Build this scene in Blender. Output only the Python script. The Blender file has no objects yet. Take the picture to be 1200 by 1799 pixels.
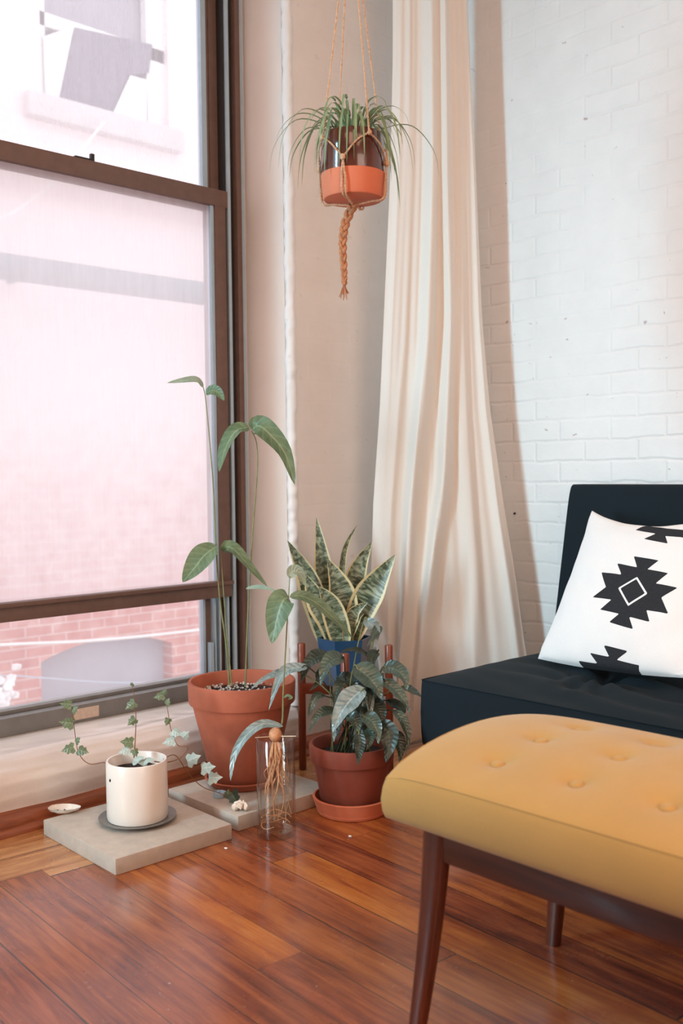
import bpy, bmesh, math, random
from mathutils import Vector, Matrix, noise
V = Vector
R = math.radians
random.seed(7)
sc = bpy.context.scene
COL = sc.collection

# ------------------------------------------------------------------ camera
F, IW, IH = 1750.0, 1200, 1799
yaw, pitch, roll = R(46.7), R(2.3), R(0.6)
CAM = V((0, 0, 1.0))
fw = V((-math.sin(yaw) * math.cos(pitch), math.cos(yaw) * math.cos(pitch), -math.sin(pitch)))
rt0 = V((math.cos(yaw), math.sin(yaw), 0))
up0 = rt0.cross(fw)
cr, sr = math.cos(roll), math.sin(roll)
rt = rt0 * cr - up0 * sr
up = rt0 * sr + up0 * cr
cd = bpy.data.cameras.new('camera')
cam = bpy.data.objects.new('camera', cd)
COL.objects.link(cam)
m3 = Matrix((rt, up, -fw)).transposed()
cam.matrix_world = Matrix.Translation(CAM) @ m3.to_4x4()
cd.sensor_fit = 'VERTICAL'
cd.sensor_height = 36
cd.lens = F / IH * 36
cd.clip_start = .05
cd.dof.use_dof = True
cd.dof.focus_distance = 2.75
cd.dof.aperture_fstop = 3.5
sc.camera = cam


# survey helpers: where a sight line of the photograph meets a real plane of the room
def _ray(px, py): return fw + rt * ((px - 600) / F) - up * ((py - 899.5) / F)
def _on(px, py, ax, v):
    d = _ray(px, py)
    return CAM + d * ((v - CAM[ax]) / d[ax])
def GX(px, py, x): return _on(px, py, 0, x)
def GY(px, py, y): return _on(px, py, 1, y)
def GZ(px, py, z): return _on(px, py, 2, z)
def DD(px, py, d): return CAM + _ray(px, py) * d


# ------------------------------------------------------------------ materials
def lin(c):
    c /= 255.0
    return c / 12.92 if c <= .04045 else ((c + .055) / 1.055) ** 2.4
def rgb(r, g, b): return (lin(r), lin(g), lin(b), 1)
def mul(c, k): return tuple(min(1, x * k) for x in c[:3]) + (1,)

class NT:
    def __init__(s, name):
        s.m = bpy.data.materials.new(name)
        s.m.use_nodes = True
        s.t = s.m.node_tree
        s.b = s.t.nodes['Principled BSDF']
        s.out = s.t.nodes['Material Output']
    def n(s, typ, **kw):
        nd = s.t.nodes.new('ShaderNode' + typ)
        for k, v in kw.items():
            if k[0] == '_': setattr(nd, k[1:], v)
            else:
                i = int(k[1:]) if k[0] == 'i' and k[1:].isdigit() else k
                sk = nd.inputs[i]
                if isinstance(v, bpy.types.NodeSocket): s.t.links.new(v, sk)
                else: sk.default_value = v
        return nd
    def l(s, a, b): s.t.links.new(a, b)
    def math(s, op, a, b=None, c=None):
        nd = s.t.nodes.new('ShaderNodeMath'); nd.operation = op
        for i, v in enumerate((a, b, c)):
            if v is None: continue
            if isinstance(v, bpy.types.NodeSocket): s.l(v, nd.inputs[i])
            else: nd.inputs[i].default_value = v
        return nd.outputs[0]
    def mix(s, f, a, b, mode='MIX'):
        nd = s.t.nodes.new('ShaderNodeMix'); nd.data_type = 'RGBA'; nd.blend_type = mode
        for i, v in ((0, f), (6, a), (7, b)):
            if isinstance(v, bpy.types.NodeSocket): s.l(v, nd.inputs[i])
            else: nd.inputs[i].default_value = v
        return nd.outputs[2]
    def ramp(s, fac, *stops):
        nd = s.t.nodes.new('ShaderNodeValToRGB')
        el = nd.color_ramp.elements
        while len(el) < len(stops): el.new(.5)
        for e, (p, c) in zip(el, stops):
            e.position = p; e.color = c if not isinstance(c, (int, float)) else (c, c, c, 1)
        s.l(fac, nd.inputs[0])
        return nd.outputs[0]
    def coord(s, kind='Object'): return s.n('TexCoord').outputs[kind]
    def mapping(s, vec, scale=(1, 1, 1), rot=(0, 0, 0), loc=(0, 0, 0)):
        return s.n('Mapping', Vector=vec, Scale=scale, Rotation=rot, Location=loc).outputs[0]
    def noise(s, vec, scale=5, detail=4, rough=.55, dist=0):
        return s.n('TexNoise', Vector=vec, Scale=scale, Detail=detail, Roughness=rough, Distortion=dist).outputs['Fac']
    def bump(s, h, strength=.2, dist=.01, normal=None):
        nd = s.n('Bump', Strength=strength, Distance=dist, Height=h)
        if normal is not None: s.l(normal, nd.inputs['Normal'])
        return nd.outputs[0]
    def set(s, **kw):
        names = dict(col='Base Color', rough='Roughness', metal='Metallic', normal='Normal', coat='Coat Weight',
                     coatr='Coat Roughness', sheen='Sheen Weight', spec='Specular IOR Level', sss='Subsurface Weight', emit='Emission Color', es='Emission Strength')
        for k, v in kw.items():
            sk = s.b.inputs[names[k]]
            if isinstance(v, bpy.types.NodeSocket): s.l(v, sk)
            else: sk.default_value = v
        return s.m

def pm(name, col, rough=.6, var=.12, scale=12, bump=.0, bscale=None, bdist=.004, metal=0, coat=0, sheen=0, spec=.5, detail=5):
    t = NT(name)
    co = t.coord()
    f = t.noise(co, scale, detail)
    c = t.ramp(f, (.3, mul(col, 1 - var)), (.7, mul(col, 1 + var)))
    kw = dict(col=c, rough=rough, metal=metal, coat=coat, sheen=sheen, spec=spec)
    if bump: kw['normal'] = t.bump(t.noise(co, bscale or scale * 4, 4), bump, bdist)
    return t.set(**kw)

def painted_brick(name, col, axis, relief=.5, chips=.55):
    """white paint over old brick: soft courses, chips and dents"""
    t = NT(name)
    co = t.coord()
    sx = t.n('SeparateXYZ', Vector=co).outputs
    u = sx[0] if axis == 'x' else sx[1]
    wob = t.noise(t.mapping(co, (3, 3, 3)), 2.0, 3)
    v = t.math('ADD', sx[2], t.math('MULTIPLY', t.math('SUBTRACT', wob, .5), .03))
    vec = t.n('CombineXYZ', X=u, Y=v, Z=0.0).outputs[0]
    br = t.n('TexBrick', Vector=vec, Scale=1.0)
    br.inputs['Mortar Size'].default_value = .009
    br.inputs['Mortar Smooth'].default_value = 1.0
    br.inputs['Brick Width'].default_value = .205
    br.inputs['Row Height'].default_value = .0735
    br.inputs['Color1'].default_value = (1, 1, 1, 1); br.inputs['Color2'].default_value = (.86, .86, .86, 1)
    br.inputs['Mortar'].default_value = (0, 0, 0, 1)
    mort = t.math('SUBTRACT', 1.0, br.outputs['Fac'])
    n1 = t.noise(co, 9, 5); n2 = t.noise(co, 55, 4)
    keep = t.ramp(t.noise(co, 2.3, 3), (.35, .15), (.62, 1.0))
    h = t.math('ADD', t.math('MULTIPLY', t.math('MULTIPLY', mort, keep), .8), t.math('ADD', t.math('MULTIPLY', n1, 1.1), t.math('MULTIPLY', n2, .22)))
    chip = t.ramp(t.noise(t.mapping(co, (1, 1, 1.6)), 26, 3, .5), (.70, 0), (.725, 1))
    c = t.ramp(n1, (.3, mul(col, .965)), (.7, mul(col, 1.02)))
    c = t.mix(t.math('MULTIPLY', chip, chips), c, rgb(150, 120, 105))
    h = t.math('SUBTRACT', h, t.math('MULTIPLY', chip, .6))
    return t.set(col=c, rough=.55, normal=t.bump(h, relief, .006))

WHITE = (.80, .79, .775, 1)
M = {}
M['wall_brick'] = painted_brick('white_painted_brick', WHITE, 'x', .5)
M['wall_left'] = painted_brick('white_painted_plaster', (.80, .765, .735, 1), 'y', .10, .12)
M['plaster'] = pm('white_plaster', (.80, .78, .76, 1), .55, .02, 4)
M['terracotta'] = pm('weathered_terracotta', rgb(172, 92, 66), .8, .22, 9, .15, 60)
M['terracotta_clean'] = pm('clean_terracotta', rgb(206, 112, 78), .75, .08, 9, .1, 60)
M['terracotta_damp'] = pm('damp_terracotta', rgb(138, 66, 48), .75, .14, 9, .12, 60)
M['glaze'] = pm('dark_brown_glaze', rgb(84, 36, 24), .18, .4, 14, coat=.6)
M['concrete'] = pm('grey_concrete', rgb(186, 173, 160), .9, .09, 30, .35, 140, .003)
M['ceramic'] = pm('white_ceramic', rgb(232, 222, 212), .28, .02, 5, coat=.4)
M['plate'] = pm('grey_glazed_plate', rgb(106, 104, 100), .35, .25, 30)
M['soil'] = pm('dark_potting_soil', rgb(52, 38, 32), .95, .6, 70, 1, 120, .01)
M['perlite'] = pm('white_perlite', rgb(205, 195, 185), .9, .1, 50)
M['walnut'] = None
M['frame'] = pm('bronze_window_frame', rgb(112, 90, 82), .5, .1, 30, .08, 90)
M['frame_dark'] = pm('dark_window_channel', rgb(40, 36, 34), .55, .2, 30)
M['frame_grey'] = pm('grey_window_bottom_frame', rgb(122, 124, 124), .5, .1, 20)
M['alu'] = pm('pale_aluminium_strip', rgb(178, 206, 224), .4, .05, 20, metal=.2)  # bluish sky reflection put into the metal colour
M['caulk'] = pm('white_caulk', rgb(240, 240, 240), .6, .02, 20)
M['black'] = pm('black_metal', rgb(26, 26, 28), .4, .1, 30)
M['navy_fabric'] = None
M['jute'] = pm('jute_cord', rgb(206, 162, 128), .95, .22, 160, .8, 400, .002)
M['jute_dark'] = pm('brown_jute_braid', rgb(176, 118, 82), .95, .25, 120, .8, 400, .002)
M['stem'] = pm('green_stem', rgb(118, 120, 76), .6, .2, 40)
M['stem_brown'] = pm('brown_stem', rgb(120, 78, 52), .7, .2, 40)
M['root'] = pm('pale_root', rgb(224, 166, 120), .7, .25, 60)
M['seed'] = pm('avocado_seed', rgb(196, 140, 100), .6, .35, 60)
M['toothpick'] = pm('pale_wood_pick', rgb(232, 212, 176), .7, .05, 60)
M['shell'] = pm('pale_shell', rgb(228, 220, 208), .5, .12, 60, .5, 90)
M['wax'] = pm('white_wax', rgb(240, 236, 230), .4, .03, 30)
M['crystal'] = pm('pale_crystal', rgb(238, 218, 200), .2, .1, 90, coat=.3)
M['blue_pot'] = pm('blue_glazed_pot', rgb(30, 68, 100), .22, .12, 12, coat=.5)
M['steel_tag'] = pm('beige_paper', rgb(206, 190, 176), .8, .1, 90)

def wood(name, c1, c2, scale=1.0, rough=.35, axis=0):
    t = NT(name)
    s = [6, 6, 6]; s[axis] = .45
    co = t.mapping(t.coord(), tuple(x * scale for x in s))
    f = t.noise(co, 6, 8, .65, 1.2)
    g = t.noise(co, 30, 3)
    c = t.ramp(t.math('ADD', t.math('MULTIPLY', f, .8), t.math('MULTIPLY', g, .2)), (.32, c1), (.68, c2))
    return t.set(col=c, rough=rough, normal=t.bump(f, .08, .003), coat=.15)
M['walnut_leg'] = wood('walnut_leg', rgb(62, 26, 16), rgb(112, 52, 30), axis=2)
M['walnut_rail'] = wood('walnut_rail', rgb(52, 24, 16), rgb(88, 44, 28), axis=0)
M['stand_wood'] = wood('reddish_stand_wood', rgb(92, 40, 25), rgb(146, 70, 42), axis=2)
M['trim'] = wood('orange_brown_trim', rgb(110, 58, 36), rgb(168, 98, 64), axis=1)

def fabric(name, col, weave=900, var=.07, sheen=.3, rough=.95, bump=.15):
    t = NT(name)
    co = t.coord()
    f = t.noise(co, 7, 4)
    fine = t.noise(co, weave, 2)
    c = t.ramp(t.math('ADD', t.math('MULTIPLY', f, .5), t.math('MULTIPLY', fine, .5)), (.35, mul(col, 1 - var)), (.65, mul(col, 1 + var)))
    t.set(col=c, rough=rough, sheen=sheen, normal=t.bump(t.math('ADD', fine, t.math('MULTIPLY', f, 3)), bump, .002), spec=.2)
    return t.m
M['navy_fabric'] = fabric('dark_slate_fabric', rgb(22, 33, 39), sheen=.02)
M['mustard'] = fabric('mustard_fabric', rgb(192, 154, 92), sheen=.25)

def floor_mat():
    t = NT('old_reddish_plank_floor')
    co = t.mapping(t.coord(), rot=(0, 0, R(3.1)))
    sx = t.n('SeparateXYZ', Vector=co).outputs
    x, y = sx[0], sx[1]
    W = .116
    ry = t.math('DIVIDE', t.math('SUBTRACT', y, FLOOR_OFF), W)
    row = t.math('FLOOR', ry)
    fy = t.math('FRACT', ry)
    def rnd(a, k=0.0): return t.n('TexWhiteNoise', _noise_dimensions='2D', Vector=t.n('CombineXYZ', X=a, Y=k, Z=0.0).outputs[0]).outputs['Value']
    r1 = rnd(row, 1.7)
    # boards stop short of the window wall on a border board laid the other way
    endx = t.math('ADD', -2.395, t.math('MULTIPLY', t.math('GREATER_THAN', rnd(row, 5.3), .45), .052))
    border = t.math('LESS_THAN', x, endx)
    lx = t.math('DIVIDE', t.math('ADD', x, t.math('MULTIPLY', r1, 2.1)), 2.6)
    piece = t.math('FLOOR', lx); fx = t.math('FRACT', lx)
    pid = t.math('ADD', t.math('MULTIPLY', row, 3.13), piece)
    tone = rnd(pid, 9.1)
    tone2 = rnd(pid, 4.4)
    gv = t.n('CombineXYZ', X=t.math('MULTIPLY', x, 1.1), Y=t.math('MULTIPLY', y, 15.0), Z=t.math('MULTIPLY', pid, 1.37)).outputs[0]
    grain = t.noise(gv, 2.2, 7, .62, 1.0)
    fine = t.noise(t.mapping(gv, (1.6, 5, 1)), 4, 5, .6, .3)
    blot = t.noise(t.mapping(co, (1.2, 3.4, 1)), 2.6, 5, .6, .6)
    g = t.math('ADD', t.math('MULTIPLY', grain, .46), t.math('ADD', t.math('MULTIPLY', fine, .18), t.math('MULTIPLY', blot, .36)))
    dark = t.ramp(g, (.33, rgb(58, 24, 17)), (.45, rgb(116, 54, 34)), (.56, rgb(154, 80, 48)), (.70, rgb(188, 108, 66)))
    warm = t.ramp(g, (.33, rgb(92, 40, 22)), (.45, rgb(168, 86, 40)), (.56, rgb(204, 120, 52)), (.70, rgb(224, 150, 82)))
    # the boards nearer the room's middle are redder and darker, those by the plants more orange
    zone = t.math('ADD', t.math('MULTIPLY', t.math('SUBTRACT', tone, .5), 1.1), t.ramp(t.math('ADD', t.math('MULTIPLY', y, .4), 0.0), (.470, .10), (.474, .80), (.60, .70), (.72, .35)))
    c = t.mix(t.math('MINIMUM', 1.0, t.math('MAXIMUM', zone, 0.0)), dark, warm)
    c = t.mix(t.math('MULTIPLY', tone2, .22), c, rgb(72, 26, 20))
    bgv = t.n('CombineXYZ', X=t.math('MULTIPLY', x, 14.0), Y=t.math('MULTIPLY', y, 1.5), Z=3.0).outputs[0]
    bg = t.noise(bgv, 2.2, 7, .6, .8)
    bc = t.ramp(bg, (.35, rgb(150, 92, 52)), (.65, rgb(205, 150, 98)))
    c = t.mix(border, c, bc)
    d1 = t.math('MINIMUM', fy, t.math('SUBTRACT', 1.0, fy))
    d1m = t.math('MULTIPLY', d1, W)
    d2m = t.math('MULTIPLY', t.math('MINIMUM', fx, t.math('SUBTRACT', 1.0, fx)), 2.6)
    d3m = t.math('ABSOLUTE', t.math('SUBTRACT', x, endx))
    fyb = t.math('ABSOLUTE', t.math('SUBTRACT', x, -2.53))
    inb = t.math('SUBTRACT', 1.0, border)
    d1m = t.math('ADD', d1m, t.math('MULTIPLY', border, 1.0)); d2m = t.math('ADD', d2m, t.math('MULTIPLY', border, 1.0))
    fyb = t.math('ADD', fyb, t.math('MULTIPLY', inb, 1.0))
    gapw = t.math('ADD', .0010, t.math('MULTIPLY', rnd(row, 7.7), .0016))
    d = t.math('MINIMUM', t.math('MINIMUM', d1m, d2m), t.math('MINIMUM', t.math('ADD', d3m, -.0012), fyb))
    gap = t.math('LESS_THAN', d, gapw)
    gk = t.math('ADD', .28, t.math('MULTIPLY', t.math('GREATER_THAN', rnd(row, 2.9), .42), .62))
    c = t.mix(t.math('MULTIPLY', gap, t.math('MAXIMUM', gk, t.math('MULTIPLY', border, .8))), c, (.012, .006, .004, 1))
    # scuffs and pale specks
    sc1 = t.noise(t.n('CombineXYZ', X=t.math('MULTIPLY', x, 5.0), Y=t.math('MULTIPLY', y, 60.0), Z=0.0).outputs[0], 5, 4, .6, .4)
    scm = t.math('MULTIPLY', t.ramp(sc1, (.63, 0), (.72, 1)), t.ramp(t.noise(co, 2.6, 2), (.48, 0), (.6, .35)))
    c = t.mix(scm, c, rgb(206, 160, 128))
    spk = t.ramp(t.noise(co, 95, 1), (.78, 0), (.80, 1))
    c = t.mix(t.math('MULTIPLY', spk, .5), c, rgb(220, 200, 190))
    rough = t.math('ADD', .16, t.math('MULTIPLY', t.noise(co, 6, 4), .2))
    h = t.math('SUBTRACT', t.math('ADD', t.math('MULTIPLY', grain, .16), t.math('MULTIPLY', t.noise(co, 5, 2), .5)), t.math('MULTIPLY', gap, .8))
    return t.set(col=c, rough=rough, normal=t.bump(h, .16, .006), coat=.45, coatr=.14)

def old_brick(name):
    t = NT(name)
    co = t.coord()
    sx = t.n('SeparateXYZ', Vector=co).outputs
    vec = t.n('CombineXYZ', X=sx[1], Y=sx[2], Z=0.0).outputs[0]
    br = t.n('TexBrick', Vector=vec, Scale=1.0)
    for k, v in (('Mortar Size', .008), ('Mortar Smooth', .4), ('Brick Width', .215), ('Row Height', .076), ('Bias', -.1)): br.inputs[k].default_value = v
    br.inputs['Color1'].default_value = rgb(214, 140, 132); br.inputs['Color2'].default_value = rgb(196, 112, 108)
    br.inputs['Mortar'].default_value = rgb(226, 196, 190)
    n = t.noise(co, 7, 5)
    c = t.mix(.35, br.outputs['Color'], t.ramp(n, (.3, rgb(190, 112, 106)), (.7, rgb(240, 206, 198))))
    pale = t.ramp(t.math('ADD', t.math('MULTIPLY', t.math('SUBTRACT', sx[2], 2.0), .25), t.math('MULTIPLY', n, .3)), (.13, 0), (.5, .82))  # upper courses whitened, bright haze painted into the brick colour
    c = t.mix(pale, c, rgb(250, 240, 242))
    return t.set(col=c, rough=.9, normal=t.bump(br.outputs['Fac'], -.3, .01))

def glass_pane(name, haze, tint=(1, 1, 1, 1), dirt=True):
    """window glass with dust on it: clear, a little mirror, and a milky film lit from outside"""
    t = NT(name)
    co = t.coord()
    tr = t.n('BsdfTransparent', Color=tint).outputs[0]
    gl = t.n('BsdfGlossy', Color=(1, 1, 1, 1), Roughness=.02).outputs[0]
    lw = t.n('LayerWeight', Blend=.5).outputs['Facing']
    a = t.n('MixShader', i0=t.math('ADD', .02, t.math('MULTIPLY', t.math('POWER', lw, 5.0), .5)), i1=tr, i2=gl).outputs[0]
    dust = t.n('BsdfTranslucent', Color=(.95, .96, 1, 1)).outputs[0]
    streak = t.noise(t.mapping(co, (1, 9, .9)), 5, 5)
    fac = t.ramp(streak, (.3, haze * .93), (.7, min(1, haze * 1.07)))
    b = t.n('MixShader', i0=fac, i1=a, i2=dust).outputs[0]
    t.l(b, t.out.inputs[0])
    return t.m

def thin_glass(name, tint, edge, edgecol=(.75, .8, .8, 1), film=0):
    t = NT(name)
    tr = t.n('BsdfTransparent', Color=tint).outputs[0]
    dk = t.n('BsdfTransparent', Color=edgecol).outputs[0]
    gl = t.n('BsdfGlossy', Color=(1, 1, 1, 1), Roughness=.04).outputs[0]
    f = t.n('LayerWeight', Blend=.5).outputs['Facing']
    a = t.n('MixShader', i0=t.math('POWER', f, 6.0), i1=tr, i2=dk).outputs[0]
    fr = t.math('ADD', .045, t.math('MULTIPLY', t.math('POWER', f, 3.5), .8))
    b = t.n('MixShader', i0=t.math('MULTIPLY', fr, edge), i1=a, i2=gl).outputs[0]
    if film:
        df = t.n('BsdfDiffuse', Color=(.85, .82, .8, 1)).outputs[0]
        b = t.n('MixShader', i0=film, i1=b, i2=df).outputs[0]
    t.l(b, t.out.inputs[0])
    return t.m
M['vase_glass'] = thin_glass('clear_vase_glass', (.97, .98, .98, 1), .9, (.42, .38, .34, 1), .0)
M['water'] = thin_glass('water', (.93, .92, .9, 1), .8, (.55, .48, .42, 1), .0)

def leaf_mat(name, c1, c2, rib, rough=.4, veins=9, spec=.5, trans=.12):
    t = NT(name)
    uv = t.n('SeparateXYZ', Vector=t.coord('UV')).outputs
    s = t.math('ABSOLUTE', t.math('SUBTRACT', uv[0], .5))
    ribm = t.math('LESS_THAN', s, .035)
    w = t.math('ADD', t.math('MULTIPLY', uv[1], float(veins)), t.math('MULTIPLY', s, -2.2))
    vein = t.math('PINGPONG', w, .5)
    vm = t.ramp(vein, (.0, .55), (.14, 0))
    n = t.noise(t.coord(), 30, 4)
    c = t.ramp(n, (.3, c1), (.7, c2))
    c = t.mix(t.math('MULTIPLY', vm, .45), c, rib)
    c = t.mix(t.math('MULTIPLY', ribm, .6), c, rib)
    bs = t.set(col=c, rough=rough, spec=spec, normal=t.bump(vein, .35, .004))
    if trans:
        tl = t.n('BsdfTranslucent', Color=mul(c2, 1.3)).outputs[0]
        t.l(t.n('MixShader', i0=trans, i1=t.b.outputs[0], i2=tl).outputs[0], t.out.inputs[0])
    return t.m
M['avocado_leaf'] = leaf_mat('avocado_leaf', rgb(74, 92, 62), rgb(104, 122, 88), rgb(150, 160, 120), .42)
M['avocado_pale'] = leaf_mat('pale_avocado_leaf', rgb(128, 146, 122), rgb(160, 176, 156), rgb(190, 200, 176), .45)
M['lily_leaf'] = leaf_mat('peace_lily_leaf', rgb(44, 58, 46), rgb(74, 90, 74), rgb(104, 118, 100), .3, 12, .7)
M['lily_sheen'] = leaf_mat('sheen_tinted_lily_leaf', rgb(92, 110, 104), rgb(138, 156, 154), rgb(176, 190, 188), .28, 12, .9)  # pale bluish sky sheen painted into this leaf colour
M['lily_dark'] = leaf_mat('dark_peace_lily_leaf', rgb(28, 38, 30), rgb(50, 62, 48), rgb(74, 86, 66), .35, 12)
M['spider_leaf'] = leaf_mat('spider_plant_leaf', rgb(104, 128, 88), rgb(146, 166, 124), rgb(204, 212, 182), .45, 1, .4, .2)
M['ivy_leaf'] = leaf_mat('ivy_leaf', rgb(78, 92, 64), rgb(112, 126, 92), rgb(146, 156, 120), .4, 4)
M['ivy_pale'] = leaf_mat('pale_ivy_leaf', rgb(150, 166, 156), rgb(184, 198, 190), rgb(206, 214, 206), .4, 4)

def snake_mat():
    t = NT('snake_plant_leaf')
    uv = t.n('SeparateXYZ', Vector=t.coord('UV')).outputs
    s = t.math('ABSOLUTE', t.math('SUBTRACT', uv[0], .5))
    n1 = t.noise(t.n('CombineXYZ', X=t.math('MULTIPLY', uv[0], 1.6), Y=t.math('MULTIPLY', uv[1], 17.0), Z=t.math('MULTIPLY', t.n('ObjectInfo').outputs['Random'], 9.0)).outputs[0], 1.5, 3, .55, .9)
    c = t.ramp(n1, (.36, rgb(54, 64, 46)), (.48, rgb(88, 100, 76)), (.62, rgb(146, 154, 130)))
    wob = t.math('ADD', s, t.math('MULTIPLY', t.math('SUBTRACT', n1, .5), .06))
    edge = t.ramp(wob, (.39, 0), (.415, 1))
    c = t.mix(edge, c, rgb(208, 194, 148))
    return t.set(col=c, rough=.4, normal=t.bump(n1, .1, .003))
M['snake'] = snake_mat()

def curtain_mat():
    t = NT('sheer_cream_curtain')
    co = t.coord()
    f = t.noise(co, 800, 2)
    c = t.ramp(f, (.3, (.79, .73, .665, 1)), (.7, (.86, .805, .74, 1)))
    t.set(col=c, rough=.95, sheen=.1, spec=.1)
    tl = t.n('BsdfTranslucent', Color=(.85, .80, .74, 1)).outputs[0]
    t.l(t.n('MixShader', i0=.14, i1=t.b.outputs[0], i2=tl).outputs[0], t.out.inputs[0])
    return t.m
M['curtain'] = curtain_mat()

def pillow_mat():
    t = NT('white_cotton_with_black_motif')
    a = t.n('Attribute', _attribute_name='motif').outputs['Fac']
    b = t.n('Attribute', _attribute_name='outline').outputs['Fac']
    co = t.coord()
    f = t.noise(co, 600, 2)
    c = t.ramp(f, (.3, (.80, .775, .755, 1)), (.7, (.88, .855, .835, 1)))
    k = t.ramp(f, (.3, rgb(36, 37, 40)), (.7, rgb(56, 57, 60)))
    c = t.mix(t.math('GREATER_THAN', a, 0.0), c, k)
    c = t.mix(t.math('GREATER_THAN', b, 0.0), c, (.85, .83, .81, 1))
    return t.set(col=c, rough=.95, normal=t.bump(f, .08, .001), spec=.15)
M['pillow'] = pillow_mat()

# ------------------------------------------------------------------ mesh helpers
class MB:
    def __init__(s): s.v = []; s.f = []; s.uv = None
    def add(s, vs, fs, uv=None):
        b = len(s.v)
        s.v += [V(x) for x in vs]
        s.f += [tuple(i + b for i in f) for f in fs]
        if uv is not None:
            if s.uv is None: s.uv = [(0, 0)] * b
            s.uv += uv
        elif s.uv is not None: s.uv += [(.5, .5)] * len(vs)
        return s
    def box(s, x0, x1, y0, y1, z0, z1, bev=0, seg=2, xf=None):
        bm = bmesh.new()
        bmesh.ops.create_cube(bm, size=1)
        for v in bm.verts: v.co = V(((x0 + x1) / 2 + v.co.x * (x1 - x0), (y0 + y1) / 2 + v.co.y * (y1 - y0), (z0 + z1) / 2 + v.co.z * (z1 - z0)))
        if bev: bmesh.ops.bevel(bm, geom=bm.edges[:], offset=bev, segments=seg, affect='EDGES', profile=.6)
        return s.bm(bm, xf)
    def bm(s, bm, xf=None):
        bm.verts.index_update()
        s.add([(xf @ v.co) if xf else v.co.copy() for v in bm.verts], [[v.index for v in f.verts] for f in bm.faces])
        bm.free()
        return s
    def grid(s, fn, nu, nv, closed_u=False, uv=False):
        vs = [fn(i / (nu if closed_u else nu), j / nv) for j in range(nv + 1) for i in range(nu + (0 if closed_u else 1))]
        w = nu if closed_u else nu + 1
        fs = [(j * w + i, j * w + (i + 1) % w, (j + 1) * w + (i + 1) % w, (j + 1) * w + i) for j in range(nv) for i in range(nu)]
        return s.add(vs, fs, [(i / nu, j / nv) for j in range(nv + 1) for i in range(w)] if uv else None)
    def lathe(s, c, prof, n=56, cap0=True, cap1=True, wob=0):
        c = V(c); vs = []; fs = []
        for r, z in prof:
            for i in range(n):
                a = 2 * math.pi * i / n
                vs.append(c + V((r * math.cos(a), r * math.sin(a), z)))
        for j in range(len(prof) - 1):
            for i in range(n):
                fs.append((j * n + i, j * n + (i + 1) % n, (j + 1) * n + (i + 1) % n, (j + 1) * n + i))
        if cap0: fs.append(tuple(range(n))[::-1])
        if cap1: fs.append(tuple((len(prof) - 1) * n + i for i in range(n)))
        return s.add(vs, fs)
    def tube(s, pts, r, n=8, smooth=True, per=6):
        pts = [V(p) for p in pts]
        if smooth and len(pts) > 2: pts = spline(pts, per)
        k = len(pts)
        rr = [(r(i / (k - 1)) if callable(r) else r) for i in range(k)]
        vs = []; fs = []
        nrm = None
        for i, p in enumerate(pts):
            t = (pts[min(i + 1, k - 1)] - pts[max(i - 1, 0)])
            t = t.normalized() if t.length > 1e-9 else V((0, 0, 1))
            if nrm is None: nrm = t.orthogonal().normalized()
            nrm = (nrm - t * nrm.dot(t))
            nrm = nrm.normalized() if nrm.length > 1e-6 else t.orthogonal().normalized()
            b = t.cross(nrm)
            for q in range(n):
                a = 2 * math.pi * q / n
                vs.append(p + (nrm * math.cos(a) + b * math.sin(a)) * rr[i])
        for i in range(k - 1):
            for q in range(n): fs.append((i * n + q, i * n + (q + 1) % n, (i + 1) * n + (q + 1) % n, (i + 1) * n + q))
        fs.append(tuple(range(n))[::-1]); fs.append(tuple((k - 1) * n + q for q in range(n)))
        return s.add(vs, fs)
    def blob(s, c, rad, sub=2, amp=.0, fr=20, sq=None):
        bm = bmesh.new()
        bmesh.ops.create_icosphere(bm, subdivisions=sub, radius=1)
        c = V(c)
        for v in bm.verts:
            d = v.co.normalized()
            k = 1 + amp * noise.noise(d * 1.7 + c * fr)
            v.co = c + V((d.x * rad[0], d.y * rad[1], d.z * rad[2])) * k
        return s.bm(bm)

def spline(pts, per=6):
    out = []
    n = len(pts)
    for i in range(n - 1):
        p0, p1, p2, p3 = pts[max(i - 1, 0)], pts[i], pts[i + 1], pts[min(i + 2, n - 1)]
        for k in range(per):
            t = k / per
            out.append(.5 * ((2 * p1) + (p2 - p0) * t + (2 * p0 - 5 * p1 + 4 * p2 - p3) * t * t + (3 * p1 - p0 - 3 * p2 + p3) * t ** 3))
    out.append(V(pts[-1]))
    return out

def ob(name, mb, mat, parent=None, smooth=True, solid=False):
    me = bpy.data.meshes.new(name)
    org = V(parent['_o']) if parent is not None else V((0, 0, 0))
    me.from_pydata([v - org for v in mb.v], [], mb.f)
    if mb.uv is not None:
        ul = me.uv_layers.new(name='UVMap')
        for lp in me.loops: ul.data[lp.index].uv = mb.uv[lp.vertex_index]
    bm = bmesh.new(); bm.from_mesh(me)
    bmesh.ops.recalc_face_normals(bm, faces=bm.faces)
    bm.to_mesh(me); bm.free()
    me.materials.append(mat)
    if smooth:
        for p in me.polygons: p.use_smooth = True
        try: me.set_sharp_from_angle(angle=R(42))
        except Exception: pass
    o = bpy.data.objects.new(name, me)
    COL.objects.link(o)
    o['_o'] = tuple(org)
    if parent is not None: o.parent = parent
    return o

def tag(o, label=None, cat=None, group=None, kind=None):
    if label: o['label'] = label
    if cat: o['category'] = cat
    if group: o['group'] = group
    if kind: o['kind'] = kind
    return o

def thing(name, loc, label=None, cat=None, group=None, kind=None):
    o = bpy.data.objects.new(name, None)
    COL.objects.link(o)
    o.empty_display_size = .05
    o.location = loc
    o['_o'] = tuple(loc)
    return tag(o, label, cat, group, kind)

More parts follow.
